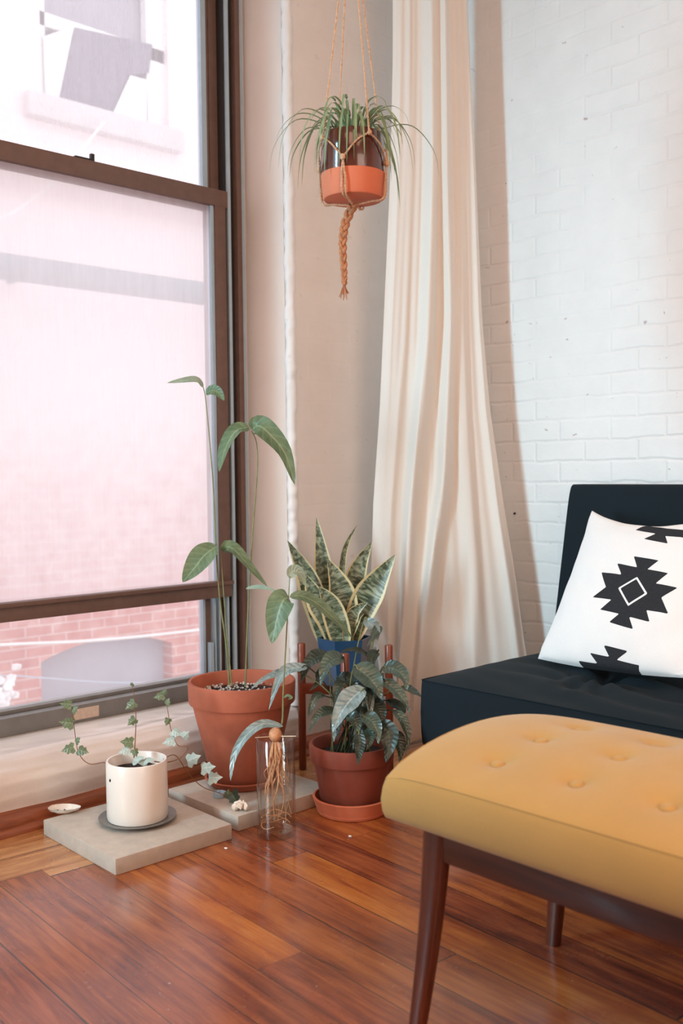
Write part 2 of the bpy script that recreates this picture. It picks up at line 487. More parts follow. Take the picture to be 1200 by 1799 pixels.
def leaf_mb(mb, pts, width, nrm, cup=.25, nseg=14, tipe=.75, base=.05, twist=0, shape=None, wave=0):
    """leaf blade along a spine; width profile swells then tapers to a point"""
    p = spline([V(q) for q in pts], max(3, nseg // max(1, len(pts) - 1)))
    k = len(p)
    nrm = V(nrm).normalized()
    vs = []; uv = []
    prof = shape or (lambda t: max(0, (math.sin(math.pi * t ** tipe)) ** .85) + base * (1 - t))
    S = (-1, -.55, 0, .55, 1)
    for i, c in enumerate(p):
        t = i / (k - 1)
        tg = (p[min(i + 1, k - 1)] - p[max(i - 1, 0)]).normalized()
        sd = tg.cross(nrm)
        sd = sd.normalized() if sd.length > 1e-5 else tg.orthogonal().normalized()
        nn = sd.cross(tg).normalized()
        a = twist * t
        sd, nn = sd * math.cos(a) + nn * math.sin(a), nn * math.cos(a) - sd * math.sin(a)
        w = width * .5 * prof(t)
        for s in S:
            vs.append(c + sd * (s * w) + nn * (cup * w * (abs(s) ** 1.4) + wave * width * math.sin(t * 17 + s * 2) * abs(s)))
            uv.append((s * .5 + .5, t))
    n = len(S)
    fs = [(i * n + j, i * n + j + 1, (i + 1) * n + j + 1, (i + 1) * n + j) for i in range(k - 1) for j in range(n - 1)]
    mb.add(vs, fs, uv)
    return mb

TOCAM = lambda p, upk=.35, side=0.0: ((CAM - V(p)).normalized() + V((0, 0, upk)) + rt * side)

# ------------------------------------------------------------------ room shell
XL, YB = -2.66, 3.0            # inner faces of window wall and back wall
XF = -2.90                     # plane of the window
Y0, Y1 = .95, 2.265            # window opening along the wall
ZS, ZT = .20, 3.05
FLOOR_OFF = 0.0
for k in (1,):
    c_, s_ = math.cos(R(3.1)), math.sin(R(3.1))
    FLOOR_OFF = (GZ(183, 1530, 0).x * s_ + GZ(183, 1530, 0).y * c_) % .116
M['floor'] = floor_mat()
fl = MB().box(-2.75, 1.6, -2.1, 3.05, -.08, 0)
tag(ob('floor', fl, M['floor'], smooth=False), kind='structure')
tag(ob('ceiling', MB().box(-3.1, 1.7, -2.2, 3.2, 3.35, 3.45), M['plaster'], smooth=False), kind='structure')
tag(ob('wall_back', MB().box(-3.1, 1.7, YB, YB + .2, -.08, 3.35), M['wall_brick'], smooth=False), kind='structure')
tag(ob('wall_right', MB().box(1.6, 1.8, -2.2, YB, -.08, 3.35), M['plaster'], smooth=False), kind='structure')
tag(ob('wall_rear', MB().box(-3.1, 1.8, -2.3, -2.1, -.08, 3.35), M['plaster'], smooth=False), kind='structure')

wl = MB()
def pier(y0, y1, z0, z1, rag_y=None):
    wl.box(-3.10, XL, y0, y1, z0, z1)
pier(-2.1, Y0, -.08, 3.35)
wl.box(XL, -2.556, -2.1, .98, -.08, 3.35)      # added pilaster, out of view, keeps side light off reveal and curtain
pier(Y0, Y1, ZT, 3.35)
pier(Y1, YB, -.08, 3.35)
# low wall below the window with its swollen plaster ledge
def sill(u, v):
    y = Y0 + (Y1 - Y0) * u
    prof = [(-3.10, .205), (XF + .02, .205), (XF + .06, .208), (-2.76, .206), (-2.71, .203), (-2.672, .192), (-2.645, .170), (-2.634, .14), (-2.640, .10), (-2.655, .06), (-2.66, 0), (-2.66, -.08)]
    f = v * (len(prof) - 1); i = min(int(f), len(prof) - 2); t = f - i
    x = prof[i][0] * (1 - t) + prof[i + 1][0] * t; z = prof[i][1] * (1 - t) + prof[i + 1][1] * t
    w = noise.noise(V((y * 4, v * 9, 1))) * .006 + noise.noise(V((y * 16, v * 22, 4))) * .002
    k = 1 if .15 < v < .9 else 0
    return V((x + w * k, y, z + w * .6 * k))
M['gloss_plaster'] = pm('glossy_white_plaster', (.82, .80, .78, 1), .26, .03, 6, .25, 22, .006, coat=.3)
tag(ob('trim_2', MB().grid(sill, 90, 66), M['gloss_plaster']), kind='structure')
# ragged bead of plaster along the corner of the reveal
def bead(u, v):
    z = .18 + v * 2.95
    a = -2.2 + u * 4.6
    r = .019 + .005 * noise.noise(V((0, 0, z * 9))) + .0045 * noise.noise(V((u * 3, 2, z * 38)))
    return V((XL + .001 + r * math.cos(a - .8), Y1 + .006 + r * math.sin(a - .8) * 1.0, z))
wl.grid(bead, 12, 420)
tag(ob('wall_left', wl, M['wall_left']), kind='structure')

# added lining board, tan put into its colour so the reveal looks unlit
M['lining'] = pm('shade_tinted_lining', (.78, .71, .64, 1), .6, .03, 5, .1, 30)
tag(ob('trim_1', MB().box(XF + .012, XL - .016, Y1 - .006, Y1 + .02, .19, 3.06, .001), M['lining']), kind='structure')
# shoe moulding and base board, two rounded strips
tb = MB()
def strip(x0, w, h, y0, y1):
    n = 8
    pr = [(x0, 0)] + [(x0 + w * math.cos(a), h * .35 + h * .65 * math.sin(a)) for a in [i * math.pi / 2 / n for i in range(n + 1)]] + [(x0, h)]
    pr[1] = (x0 + w, h * .35); pr.insert(1, (x0 + w, 0))
    k = len(pr)
    vs = [V((x, y, z)) for y in (y0, y1) for x, z in pr]
    fs = [(i, (i + 1) % k, k + (i + 1) % k, k + i) for i in range(k)] + [tuple(range(k)), tuple(range(k, 2 * k))[::-1]]
    tb.add(vs, fs)
strip(-2.66, .026, .060, .98, YB)
strip(-2.640, .030, .022, .98, YB)
tag(ob('baseboard_left', tb, M['trim']), kind='structure')

# ------------------------------------------------------------------ window
win = thing('window_1', (XF, Y1, ZS), kind='structure')
ya, yb_ = Y0, Y1
wf = MB()
wf.box(XF - .045, XF + .012, 2.222, 2.243, .205, ZT, .003)          # brown jamb stop
wf.box(XF - .10, XF - .05, 2.15, 2.262, .205, ZT)                   # outer jamb
wf.box(XF - .10, XF + .012, ya, ya + .06, .205, ZT)
wf.box(XF - .10, XF + .012, ya, yb_, ZT - .05, ZT)
ob('frame', wf, M['frame'], win)
ob('channel', MB().box(XF - .05, XF - .012, 2.185, 2.224, .205, ZT), M['frame_dark'], win)
ob('metal_strip', MB().box(XF - .022, XF - .002, 2.190, 2.203, .205, ZT).box(XF - .045, XF + .002, 2.243, 2.263, .205, ZT), M['alu'], win)
ob('caulk_line', MB().box(XF - .01, XF + .010, 2.2595, 2.2645, .205, ZT), M['caulk'], win)
ob('sill_frame', MB().box(XF - .09, XF + .012, ya, 2.222, .205, .262, .004).box(XF - .09, XF - .03, ya, 2.2, .262, .274, .002), M['frame_grey'], win)
M['pane_hazy'] = glass_pane('dusty_window_glass', .26)
M['pane_mid'] = glass_pane('lightly_dusty_window_glass', .42)
M['pane_clear'] = glass_pane('clear_window_glass', .18)
us = ob('upper_sash', MB().box(XF - .085, XF - .055, 2.142, 2.178, 1.95, ZT - .05, .003).box(XF - .085, XF - .055, ya + .06, 2.178, 1.945, 1.985, .003).box(XF - .085, XF - .055, ya + .06, ya + .1, 1.95, ZT - .05), M['frame'], win)
ob('pane', MB().box(XF - .072, XF - .068, ya + .1, 2.142, 1.985, ZT - .05), M['pane_hazy'], us)
ob('glazing_strip', MB().box(XF - .08, XF - .0545, 2.120, 2.1415, 1.985, ZT - .05), M['alu'], us)
ls = MB()
ls.box(XF - .03, XF + .005, ya + .06, 2.185, 1.948, 2.006, .003)
ls.box(XF - .03, XF + .005, ya + .06, 2.180, .553, .600, .005)
ls.box(XF - .03, XF + .018, ya + .06, 2.180, .598, .613, .004)
ls.box(XF - .03, XF + .004, 2.128, 2.176, .6, 1.96, .003)
ls.box(XF - .03, XF + .004, ya + .06, ya + .105, .6, 1.96, .003)
lso = ob('lower_sash', ls, M['frame'], win)
ob('pane', MB().box(XF - .018, XF - .014, ya + .1, 2.13, .60, 1.95), M['pane_mid'], lso)
ob('glazing_strip', MB().box(XF - .026, XF - .003, 2.114, 2.1285, .613, 1.948), M['alu'], lso)
lk = GX(150, 278, XF)
ob('sash_lock', MB().box(XF - .02, XF + .0, lk.y - .035, lk.y + .032, 2.0055, 2.0125, .001).box(XF - .012, XF + .001, lk.y + .020, lk.y + .033, 2.0055, 2.030, .002), M['black'], lso)
fx = ob('fixed_sash', MB().box(XF - .075, XF - .045, 2.094, 2.165, .274, .56, .003).box(XF - .075, XF - .045, ya + .06, ya + .1, .274, .56), M['frame'], win)
ob('pane', MB().box(XF - .062, XF - .058, ya + .1, 2.095, .274, .56), M['pane_clear'], fx)
ob('glazing_strip', MB().box(XF - .07, XF - .044, 2.084, 2.094, .274, .552).box(XF - .05, XF - .02, 2.118, 2.124, .262, .552).box(XF - .05, XF - .02, 2.138, 2.145, .262, .552).box(XF - .03, XF - .01, 2.168, 2.176, .262, .552).box(XF - .04, XF - .02, 2.098, 2.112, .262, .39), M['alu'], win)
pl = GX(153, 1254, XF + .012)
ob('paper_sticker', MB().box(XF + .011, XF + .0135, pl.y - .048, pl.y + .042, .215, .25), M['steel_tag'], win, smooth=False)

# ------------------------------------------------------------------ the building across the alley
XO = -6.8
bld = thing('brick_building', (XO, 4, -2.0), 'pink brick building across the alley seen through the window panes', 'building')
aL, aR, aT = GX(72, 1165, XO), GX(302, 1128, XO), GX(225, 1116, XO)
wL, wR = GX(70, 60, XO), GX(296, 150, XO)
wbz = GX(180, 200, XO).z
spr = (aL.z + aR.z) / 2
arch = []
NA = 14
for i in range(NA + 1):
    u = i / NA
    arch.append((aL.y + (aR.y - aL.y) * u, spr + (aT.z - spr) * (1 - (2 * u - 1) ** 2)))
bw = MB()
def face(y0, y1, z0, z1): bw.add([(XO, y0, z0), (XO, y1, z0), (XO, y1, z1), (XO, y0, z1)], [(0, 1, 2, 3)])
ym = 9.5
face(-9, aL.y, -2, 2.9); face(aR.y, ym, -2, 2.9)
for (p, q) in zip(arch[:-1], arch[1:]):
    bw.add([(XO, p[0], p[1]), (XO, q[0], q[1]), (XO, q[0], 2.9), (XO, p[0], 2.9)], [(0, 1, 2, 3)])
    bw.add([(XO, p[0], p[1]), (XO, q[0], q[1]), (XO - .14, q[0], q[1]), (XO - .14, p[0], p[1])], [(0, 1, 2, 3)])
for yy in (aL.y, aR.y): bw.add([(XO, yy, -2), (XO - .14, yy, -2), (XO - .14, yy, spr), (XO, yy, spr)], [(0, 1, 2, 3)])
face(-9, wL.y, 2.9, 5.6); face(wR.y, ym, 2.9, 5.6); face(wL.y, wR.y, 2.9, wbz); face(wL.y, wR.y, 4.95, 5.6)
for yy in (wL.y, wR.y): bw.add([(XO, yy, wbz), (XO - .16, yy, wbz), (XO - .16, yy, 4.95), (XO, yy, 4.95)], [(0, 1, 2, 3)])
bw.add([(XO, wL.y, 4.95), (XO, wR.y, 4.95), (XO - .16, wR.y, 4.95), (XO - .16, wL.y, 4.95)], [(0, 1, 2, 3)])
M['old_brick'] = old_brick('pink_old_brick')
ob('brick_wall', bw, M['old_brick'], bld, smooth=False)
M['grey_panel'] = pm('grey_board', rgb(176, 178, 190), .8, .06, 3)
ap = ob('boarded_arch', MB().add([(XO - .13, aL.y - .05, -2), (XO - .13, aR.y + .05, -2), (XO - .13, aR.y + .05, aT.z + .1), (XO - .13, aL.y - .05, aT.z + .1)], [(0, 1, 2, 3)]), M['grey_panel'], bld, smooth=False)
M['stone'] = pm('pale_stone_sill', rgb(214, 206, 208), .8, .06, 6)
s0, s1 = GX(52, 200, XO + .1), GX(325, 270, XO + .1)
ob('window_sill', MB().box(XO - .1, XO + .1, s0.y, s1.y, wbz - .17, wbz, .01), M['stone'], bld)
M['white_frame'] = pm('white_window_frame', rgb(238, 236, 238), .6, .03, 8)
nw = ob('window_frame', MB().box(XO - .14, XO - .06, wL.y, wL.y + .07, wbz, 4.95).box(XO - .14, XO - .06, wR.y - .16, wR.y, wbz, 4.95).box(XO - .14, XO - .06, wL.y, wR.y, 4.28, 4.38).box(XO - .14, XO - .06, wL.y, wR.y, 4.85, 4.95), M['white_frame'], bld, smooth=False)
M['dim_glass'] = pm('dim_window_glass', rgb(150, 146, 160), .3, .1, 4)
M['dark_screen'] = pm('grey_window_screen', rgb(112, 106, 124), .9, .14, 18)
def poly(xo, pts):
    vs = [GX(px, py, xo) for px, py in pts]
    return MB().add(vs, [tuple(range(len(vs)))])
ob('pane', MB().add([(XO - .155, wL.y, wbz), (XO - .155, wR.y, wbz), (XO - .155, wR.y, 4.95), (XO - .155, wL.y, 4.95)], [(0, 1, 2, 3)]), M['dim_glass'], nw, smooth=False)
ob('slanted_screen', poly(XO - .05, [(131, 48), (240, 72), (268, 78), (262, 128), (225, 132), (196, 212), (98, 186)]), M['dark_screen'], bld, smooth=False)
ob('white_board', poly(XO - .04, [(76, 64), (130, 46), (103, 176), (80, 182)]), M['white_frame'], bld, smooth=False)
ob('white_board', poly(XO - .03, [(229, 132), (258, 140), (258, 232), (172, 212), (196, 204)]), M['white_frame'], bld, smooth=False)

p0, p1 = GX(0, 467, -6.4), GX(365, 517, -6.4)
dirp = (p1 - p0).normalized()
pr_ = (GX(0, 444, -6.4).z - GX(0, 491, -6.4).z) / 2
pipe = MB().tube([p0 - dirp * 4, p1 + dirp * 4], pr_, 24, False)
M['pipe'] = pm('weathered_grey_green_pipe', rgb(92, 116, 122), .6, .14, 6, metal=.1)
pp = ob('drain_pipe', pipe, M['pipe'])
for yy in (p0.y - 1.2, p0.y + .25, p0.y + 2.6):
    ob('bracket', MB().box(XO + .001, -6.4, yy - .02, yy + .02, (p0.z + p1.z) / 2 - .03, (p0.z + p1.z) / 2 + .03), M['pipe'], pp, smooth=False)
tag(pp, 'thick grey horizontal pipe running along the opposite building', 'pipe')
M['cable'] = pm('white_cable', rgb(245, 245, 245), .5, .02, 9)
M['cable_blue'] = pm('pale_blue_cable', rgb(190, 205, 222), .5, .02, 9)
def cable(name, pts, r, label, mat='cable'):
    o = ob(name, MB().tube(pts, r, 6), M[mat])
    tag(o, label, 'cable')
cable('cable', [GX(-300, 1150, -6.2), GX(0, 1133, -6.2), GX(180, 1124, -6.2), GX(378, 1103, -6.2), GX(700, 1060, -6.2)], .011, 'white cable strung level in front of the boarded brick arch')
cable('cable', [GX(-300, 1188, -6.5), GX(0, 1187, -6.5), GX(75, 1191, -6.5), GX(190, 1199, -6.5), GX(300, 1197, -6.5), GX(500, 1180, -6.5)], .006, 'thin pale blue cable drooping across the grey boarded arch', 'cable_blue')
cable('cable', [GX(-200, 455, -6.6), GX(0, 384, -6.6), GX(60, 348, -6.6), GX(105, 310, -6.6), GX(150, 255, -6.6), GX(182, 215, -6.6)], .009, 'white cable hanging diagonally from the neighbouring window sill')
sh = MB()
random.seed(3)
pc = GX(5, 1228, -5.9)
for i in range(140):
    q = pc + V((random.gauss(0, .06), random.gauss(-.07, .065), random.gauss(0, .085)))
    sh.blob(q, (.034, .034, .03), 1, .5, 9)
M['blossom'] = pm('blown_out_foliage', rgb(250, 248, 250), .8, .04, 30)  # glare put into the colour, foliage blown out to white
sho = thing('overexposed_shrub', (pc.x, pc.y, -1.0), 'white overexposed bush outside at the lower left of the window', 'shrub')
o = ob('foliage', sh, M['blossom'], sho); o['kind'] = 'stuff'
ob('stem', MB().tube([V((pc.x, pc.y, -2)), V((pc.x, pc.y - .03, -1.2)), pc], .02, 8), M['stem_brown'], sho)
tag(ob('ground_outside', MB().box(-9, -3.2, -9, 9.5, -2.1, -2.0), M['concrete'], smooth=False), kind='structure')

# ------------------------------------------------------------------ curtain
cl = [(690, -60), (690, 100), (686, 300), (676, 520), (667, 720), (656, 880), (651, 1040), (666, 1180), (690, 1290)]
crt = [(819, -60), (824, 60), (836, 300), (847, 560), (861, 720), (884, 880), (905, 1010), (921, 1128), (938, 1230)]
def edge(lst, y):
    for (x0, y0), (x1, y1) in zip(lst[:-1], lst[1:]):
        if y <= y1: break
    t = (y - y0) / (y1 - y0)
    return x0 + (x1 - x0) * t
LP, RP = [], []
for i in range(41):
    v = i / 40
    py = -60 + v * 1350
    L_ = GX(edge(cl, py), py, -2.42 - .165 * v ** 2.2)
    R_ = GY(edge(crt, min(py, 1230)), py, 2.825 + .06 * v)
    if v > .905: R_.z += (.006 - R_.z) * ((v - .905) / .095)
    LP.append(L_); RP.append(R_)
LP[-1].z = .004
def samp(P, v):
    f = v * 40; i = min(int(f), 39); t = f - i
    return P[i].lerp(P[i + 1], t)
# ridges of the folds: course down the cloth, left and right widths, height
RID = [
    ([(699, -60), (699, 300), (686, 600), (668, 900), (664, 1290)], .030, .035, .014),
    ([(716, -60), (716, 300), (706, 600), (686, 900), (684, 1290)], .012, .016, .012),
    ([(742, -60), (746, 300), (738, 600), (716, 880), (704, 1290)], .012, .040, .050),
    ([(766, -60), (772, 300), (780, 560), (773, 830), (746, 1080), (735, 1290)], .015, .030, .042),
    ([(800, -60), (806, 300), (806, 560), (815, 800), (832, 1000), (840, 1290)], .030, .030, .020),
    ([(816, -60), (830, 300), (841, 560), (852, 720), (872, 880), (893, 1010), (925, 1230)], .020, .018, .026),
]
def RU(pl_, v):
    py = -60 + v * 1350
    l_, r_ = edge(cl, py), edge(crt, min(py, 1230))
    return (edge(pl_, py) - l_) / (r_ - l_)
def curt(u, v):
    a, b = samp(LP, v), samp(RP, v)
    zz = a.z
    if v > .9: zz = a.z * (1 - 0) 
    p = a.lerp(b, u)
    bow = math.sin(math.pi * u)
    side = (b - a); side.z = 0; side.normalize()
    nrm = V((side.y, -side.x, 0))                     # towards the room
    d = 0
    W_ = (b - a).length
    for pl_, wl_, wr_, h_ in RID:
        uu = RU(pl_, v)
        x_ = (u - uu) * W_
        d += h_ * math.exp(-(x_ / (wl_ if x_ < 0 else wr_)) ** 2) * (.7 + .6 * min(1, v))
    ph = 2 * math.pi * 5.2 * u + 2 * v
    d += .002 * math.sin(ph * 1.3 + 1) + .0012 * math.sin(ph * 2.4 + 3 * v) + .004 * noise.noise(V((u * 9, v * 3, 0)))
    ends = min(1, u * 14, (1 - u) * 16)
    p = p + nrm * (d * ends) + nrm * (.02 * bow)
    if v > .93:
        s_ = (v - .93) / .07
        p += nrm * (.02 * s_ * s_ * math.sin(ph * 1.7) * (1 - u) + .065 * s_ * (1 - u) * min(1, u * 6))
        p.z = max(p.z, .004 + .015 * s_ * abs(math.sin(u * 19)))
    return p
cmb = MB().grid(curt, 260, 110)
# carry the cloth up to its rod under the ceiling
top0 = [curt(i / 260, 0) for i in range(261)]
def ctop(u, v):
    a = top0[min(260, int(round(u * 260)))]
    c = V((-2.47, 2.80, 3.22))
    t = v
    q = a.lerp(V((c.x + (a.x - c.x) * .8, c.y + (a.y - c.y) * .8, 3.22)), t)
    return q
cmb.grid(ctop, 260, 6)
co_ = thing('curtain', (-2.47, 2.8, 3.22), 'long sheer cream curtain gathered in the corner beside the sofa', 'curtain')
ob('cloth', cmb, M['curtain'], co_)
ob('curtain_rod', MB().tube([V((-2.655, 2.62, 3.24)), V((-2.2, 2.99, 3.24))], .012, 12, False), M['black'], co_)

# ------------------------------------------------------------------ sofa
sx0, sx1, sy0, sy1, szb, szt = -1.912, .02, 2.113, 2.80, .212, .40
sofa = thing('sofa', (-.95, 2.5, 0), 'dark charcoal armless futon sofa against the white brick wall', 'sofa')
tuft = [GZ(1062, 1203, .41), GZ(1062, 1203, .41) + V((.42, 0, 0)), GZ(1062, 1203, .41) + V((.84, 0, 0))]
def seat_top(x, y):
    u = (x - sx0) / (sx1 - sx0); v = (y - sy0) / (sy1 - sy0)
    h = .024 * (1 - abs(2 * u - 1) ** 14) * (1 - abs(2 * v - 1) ** 5) + .004 * max(0, 1 - (2 * v - 1) ** 2)
    for c in tuft:
        dx, dy = x - c.x, y - c.y
        d = math.hypot(dx, dy)
        a = math.atan2(dy, dx)
        h -= .030 * math.exp(-(d / .05) ** 2)
        h += .008 * math.sin(9 * a + 5 * math.sin(a)) * math.exp(-((d - .09) / .07) ** 2)
        h += .0085 * math.sin(dy * 62 + dx * 16 + 2.5 * noise.noise(V((x * 5, y * 5, 0)))) * math.exp(-(d / .26) ** 2) * min(1, d / .06)
    return h
def cushion(x0, x1, y0, y1, zb, zt, topf, nx, ny, rad=.012, seam=True):
    """box cushion: gridded top, sides with a slight belly"""
    mb = MB()
    per = []
    def pt(i, j):
        x = x0 + (x1 - x0) * i / nx; y = y0 + (y1 - y0) * j / ny
        return V((x, y, zt + topf(x, y)))
    mb.add([pt(i, j) for j in range(ny + 1) for i in range(nx + 1)], [(j * (nx + 1) + i, j * (nx + 1) + i + 1, (j + 1) * (nx + 1) + i + 1, (j + 1) * (nx + 1) + i) for j in range(ny) for i in range(nx)])
    ring = [(i, 0) for i in range(nx)] + [(nx, j) for j in range(ny)] + [(i, ny) for i in range(nx, 0, -1)] + [(0, j) for j in range(ny, 0, -1)]
    rows = [(0, 0), (.05, rad * .22), (.2, rad * .62), (.5, rad), (.8, rad * .7), (.95, rad * .2), (1.0, -rad * .5)]
    vs = []
    cx, cy = (x0 + x1) / 2, (y0 + y1) / 2
    for t, off in rows:
        for i, j in ring:
            p = pt(i, j)
            n = V(((-1 if i == 0 else 1 if i == nx else 0), (-1 if j == 0 else 1 if j == ny else 0), 0))
            if n.length: n.normalize()
            z = p.z + (zb - p.z) * t
            vs.append(V((p.x + n.x * off, p.y + n.y * off, z)))
    k = len(ring)
    fs = [(r * k + i, r * k + (i + 1) % k, (r + 1) * k + (i + 1) % k, (r + 1) * k + i) for r in range(len(rows) - 1) for i in range(k)]
    fs.append(tuple((len(rows) - 1) * k + i for i in range(k)))
    mb.add(vs, fs)
    return mb
seat = ob('seat', cushion(sx0, sx1, sy0, sy1, szb, szt, seat_top, 150, 66, .005), M['navy_fabric'], sofa)
ob('seam', MB().tube([V((sx0 + .003, sy1 - .1, szt + .001)), V((sx0 - .001, sy0 + .03, szt + .001)), V((sx0, sy0, szt + .001)), V((sx0 + .03, sy0 - .001, szt + .001)), V((sx1, sy0 - .001, szt + .001))], .0022, 6, False), M['navy_fabric'], seat)
# backrest: leaning slab
bt, bb = GX(1000, 851, sx0), GX(945, 1140, sx0)
bk = MB()
def backf(u, v):
    # closed cross-section of the slab swept along X : v round the section
    yb, yt = 2.735, 2.865
    n = 24
    a = v * 2 * math.pi
    ca, sa = math.cos(a), math.sin(a)
    e = .22
    cx = math.copysign(abs(ca) ** e, ca); cz = math.copysign(abs(sa) ** e, sa)
    zz = .30 + (bt.z - .30) * (cz * .5 + .5)
    lean = (zz - .30) / (bt.z - .30)
    y = yb + (yt - yb) * lean + .055 * cx + .05
    x = sx0 + (sx1 - sx0) * u
    return V((x, y + .006 * math.sin(math.pi * min(1, u * 6) * .5) * (-1 if cx < 0 else 0), zz))
bk.grid(lambda u, v: backf(min(1, max(0, u)), v), 60, 72)
nb = 61
def cap(u):
    c = [backf(u, j / 72) for j in range(72)]
    mid = sum(c, V()) / 72
    bk.add(c + [mid], [(i, (i + 1) % 72, 72) for i in range(72)])
cap(0); cap(1)
ob('backrest', bk, M['navy_fabric'], sofa)
ob('base_frame', MB().box(sx0 + .06, sx1 - .06, sy0 + .06, 2.80, .17, .215), M['black'], sofa)
for lx in (sx0 + .22, sx1 - .22):
    for ly in (sy0 + .16, 2.72):
        ob('leg', MB().lathe((lx, ly, 0), [(.014, 0), (.022, .17)], 14), M['black'], sofa)

# ------------------------------------------------------------------ patterned cushion
pBL = GZ(945, 1157, .441); pTL = GY(1040, 897, 2.735)
pBLp = pBL
bx = V((.965, -.26, .0)).normalized()
uy = (pTL - pBL)
PW = .56
PH = uy.length
bx = (bx - uy.normalized() * bx.dot(uy.normalized()) * .5).normalized()
pn = bx.cross(uy).normalized()
if pn.dot(CAM - pBL) < 0: pn = -pn
PC0 = pBL + bx * PW / 2 + uy / 2
def pil(u, v, side):
    a, b = 2 * u - 1, 2 * v - 1
    fx = a * (1 - .10 * (1 - b * b) ** 1.0)
    fy = b * (1 - (.22 if b > 0 else -.04) * abs(b) ** .5 * (1 - a * a) ** 1.0) - (.14 * b * (a + 1) / 2 if b > 0 else 0)
    th = .070 * max(0, (1 - a * a)) ** .42 * max(0, (1 - b * b)) ** .42
    wr = .004 * math.sin(9 * a - 13 * b + 2) * math.exp(-((a - .75) ** 2 + (b + .55) ** 2) / .2)
    wr += .003 * noise.noise(V((a * 4, b * 4, side)))
    return PC0 + bx * (fx * PW / 2) + uy * (fy / 2) + pn * (side * th + wr * (1 if th > .01 else 0))
motif_c = None
def pil_uv_of_px(px, py):
    """where on the cushion face a sight line lands (search)"""
    best = None
    lo = (0, 0, 1, 1)
    for it in range(6):
        u0, v0, u1, v1 = lo
        best = None
        for i in range(21):
            for j in range(21):
                u = u0 + (u1 - u0) * i / 20; v = v0 + (v1 - v0) * j / 20
                q = pil(min(1, max(0, u)), min(1, max(0, v)), 1) - CAM
                z = q.dot(fw)
                ex = 600 + F * q.dot(rt) / z - px; ey = 899.5 - F * q.dot(up) / z - py
                d = ex * ex + ey * ey
                if best is None or d < best[0]: best = (d, u, v)
        w = (u1 - u0) / 8
        lo = (best[1] - w, best[2] - w, best[1] + w, best[2] + w)
    return best[1], best[2]
def cropx(pts): return [(700 + x * 500 / 1200, 800 + y * 500 / 1200) for x, y in pts]
central = cropx([(992, 425), (1098, 443), (1050, 480), (1138, 497), (1085, 540), (1178, 558), (1108, 600), (1140, 670), (1045, 652), (1060, 703), (972, 680), (990, 733), (888, 703), (930, 668), (850, 650), (898, 608), (818, 598), (875, 555), (856, 493), (940, 503), (922, 455), (1006, 472)])
topm = cropx([(965, 280), (1060, 290), (1130, 308), (1210, 315), (1300, 320), (1300, 372), (1190, 345), (1125, 340), (1136, 372), (1035, 352), (1085, 330), (1000, 315), (1050, 295)])
botm = cropx([(865, 800), (968, 825), (920, 862), (1015, 885), (978, 925), (1060, 960), (900, 960), (820, 905), (760, 866), (840, 878), (806, 832), (890, 850)])
outl = cropx([(1005, 517), (1045, 582), (970, 630), (931, 560)])
def sdf(p, poly):
    x, y = p; d = 1e9; ins = False
    n = len(poly)
    for i in range(n):
        ax, ay = poly[i]; bx_, by_ = poly[(i + 1) % n]
        ex, ey = bx_ - ax, by_ - ay
        t = max(0, min(1, ((x - ax) * ex + (y - ay) * ey) / (ex * ex + ey * ey + 1e-12)))
        d = min(d, math.hypot(x - ax - ex * t, y - ay - ey * t))
        if (ay > y) != (by_ > y) and x < (bx_ - ax) * (y - ay) / (by_ - ay) + ax: ins = not ins
    return d if ins else -d
def to_uv(poly): return [pil_uv_of_px(*p) for p in poly]
PU = [to_uv(p) for p in (central, botm)]
OUT = to_uv(outl)
# the motif at the upper edge repeats the one at the lower edge
tu = to_uv([(max(965, p[0]), p[1]) for p in topm])
PU.append(tu)
NP = 150
pmb = MB()
pmb.grid(lambda u, v: pil(u, v, 1), NP, NP, uv=True)
nfront = len(pmb.v)
pmb.grid(lambda u, v: pil(u, v, -1), 40, 40, uv=True)
pillow = ob('throw_pillow', pmb, M['pillow'])
tag(pillow, 'white square cushion with black stepped diamond pattern leaning on sofa back', 'cushion')
a1 = pillow.data.attributes.new('motif', 'FLOAT', 'POINT')
a2 = pillow.data.attributes.new('outline', 'FLOAT', 'POINT')
for i in range(len(pmb.v)):
    if i < nfront:
        u, v = pmb.uv[i]
        a1.data[i].value = max(sdf((u, v), p) for p in PU)
        a2.data[i].value = .0055 - abs(sdf((u, v), OUT))
    else:
        a1.data[i].value = -1; a2.data[i].value = -1

# ------------------------------------------------------------------ bench
bx0, bx1, by0, by1 = -1.236, -.06, 1.268, 1.80
bzb, bzt = .375, .449
bench = thing('bench', (-.65, 1.53, 0), 'mustard upholstered bench with buttoned seat on walnut legs', 'bench')
btn_px = [(875, 1327), (945, 1299), (1002, 1276), (1015, 1361), (1082, 1330), (1140, 1307), (1172, 1402)]
b0 = GZ(875, 1327, .503); b1 = GZ(1015, 1361, .503); b2 = GZ(1002, 1276, .503)
stepx = abs(b1.x - b0.x); stepy = abs(b2.y - b0.y) / 2
BT = []
for i in range(7):
    for j in range(3):
        q = V((b0.x + i * stepx, b0.y + j * stepy, 0))
        if q.x < bx1 - .08: BT.append(q)
def bench_h(x, y):
    u = (x - bx0) / (bx1 - bx0); v = (y - by0) / (by1 - by0)
    bv = max(0, 1 - (2 * v - 1) ** 2) ** .75
    eu = max(0, 1 - (2 * u - 1) ** 8) ** .6
    return .055 * bv + .014 * eu
def bench_top(x, y):
    h = bench_h(x, y)
    for c in BT:
        d = math.hypot(x - c.x, y - c.y)
        if d < .25: h -= .010 * math.exp(-(d / .022) ** 2) + .008 * math.exp(-(d / .060) ** 2)
    return h
bs = ob('seat', cushion(bx0, bx1, by0, by1, bzb, bzt, bench_top, 210, 100, .010), M['mustard'], bench)
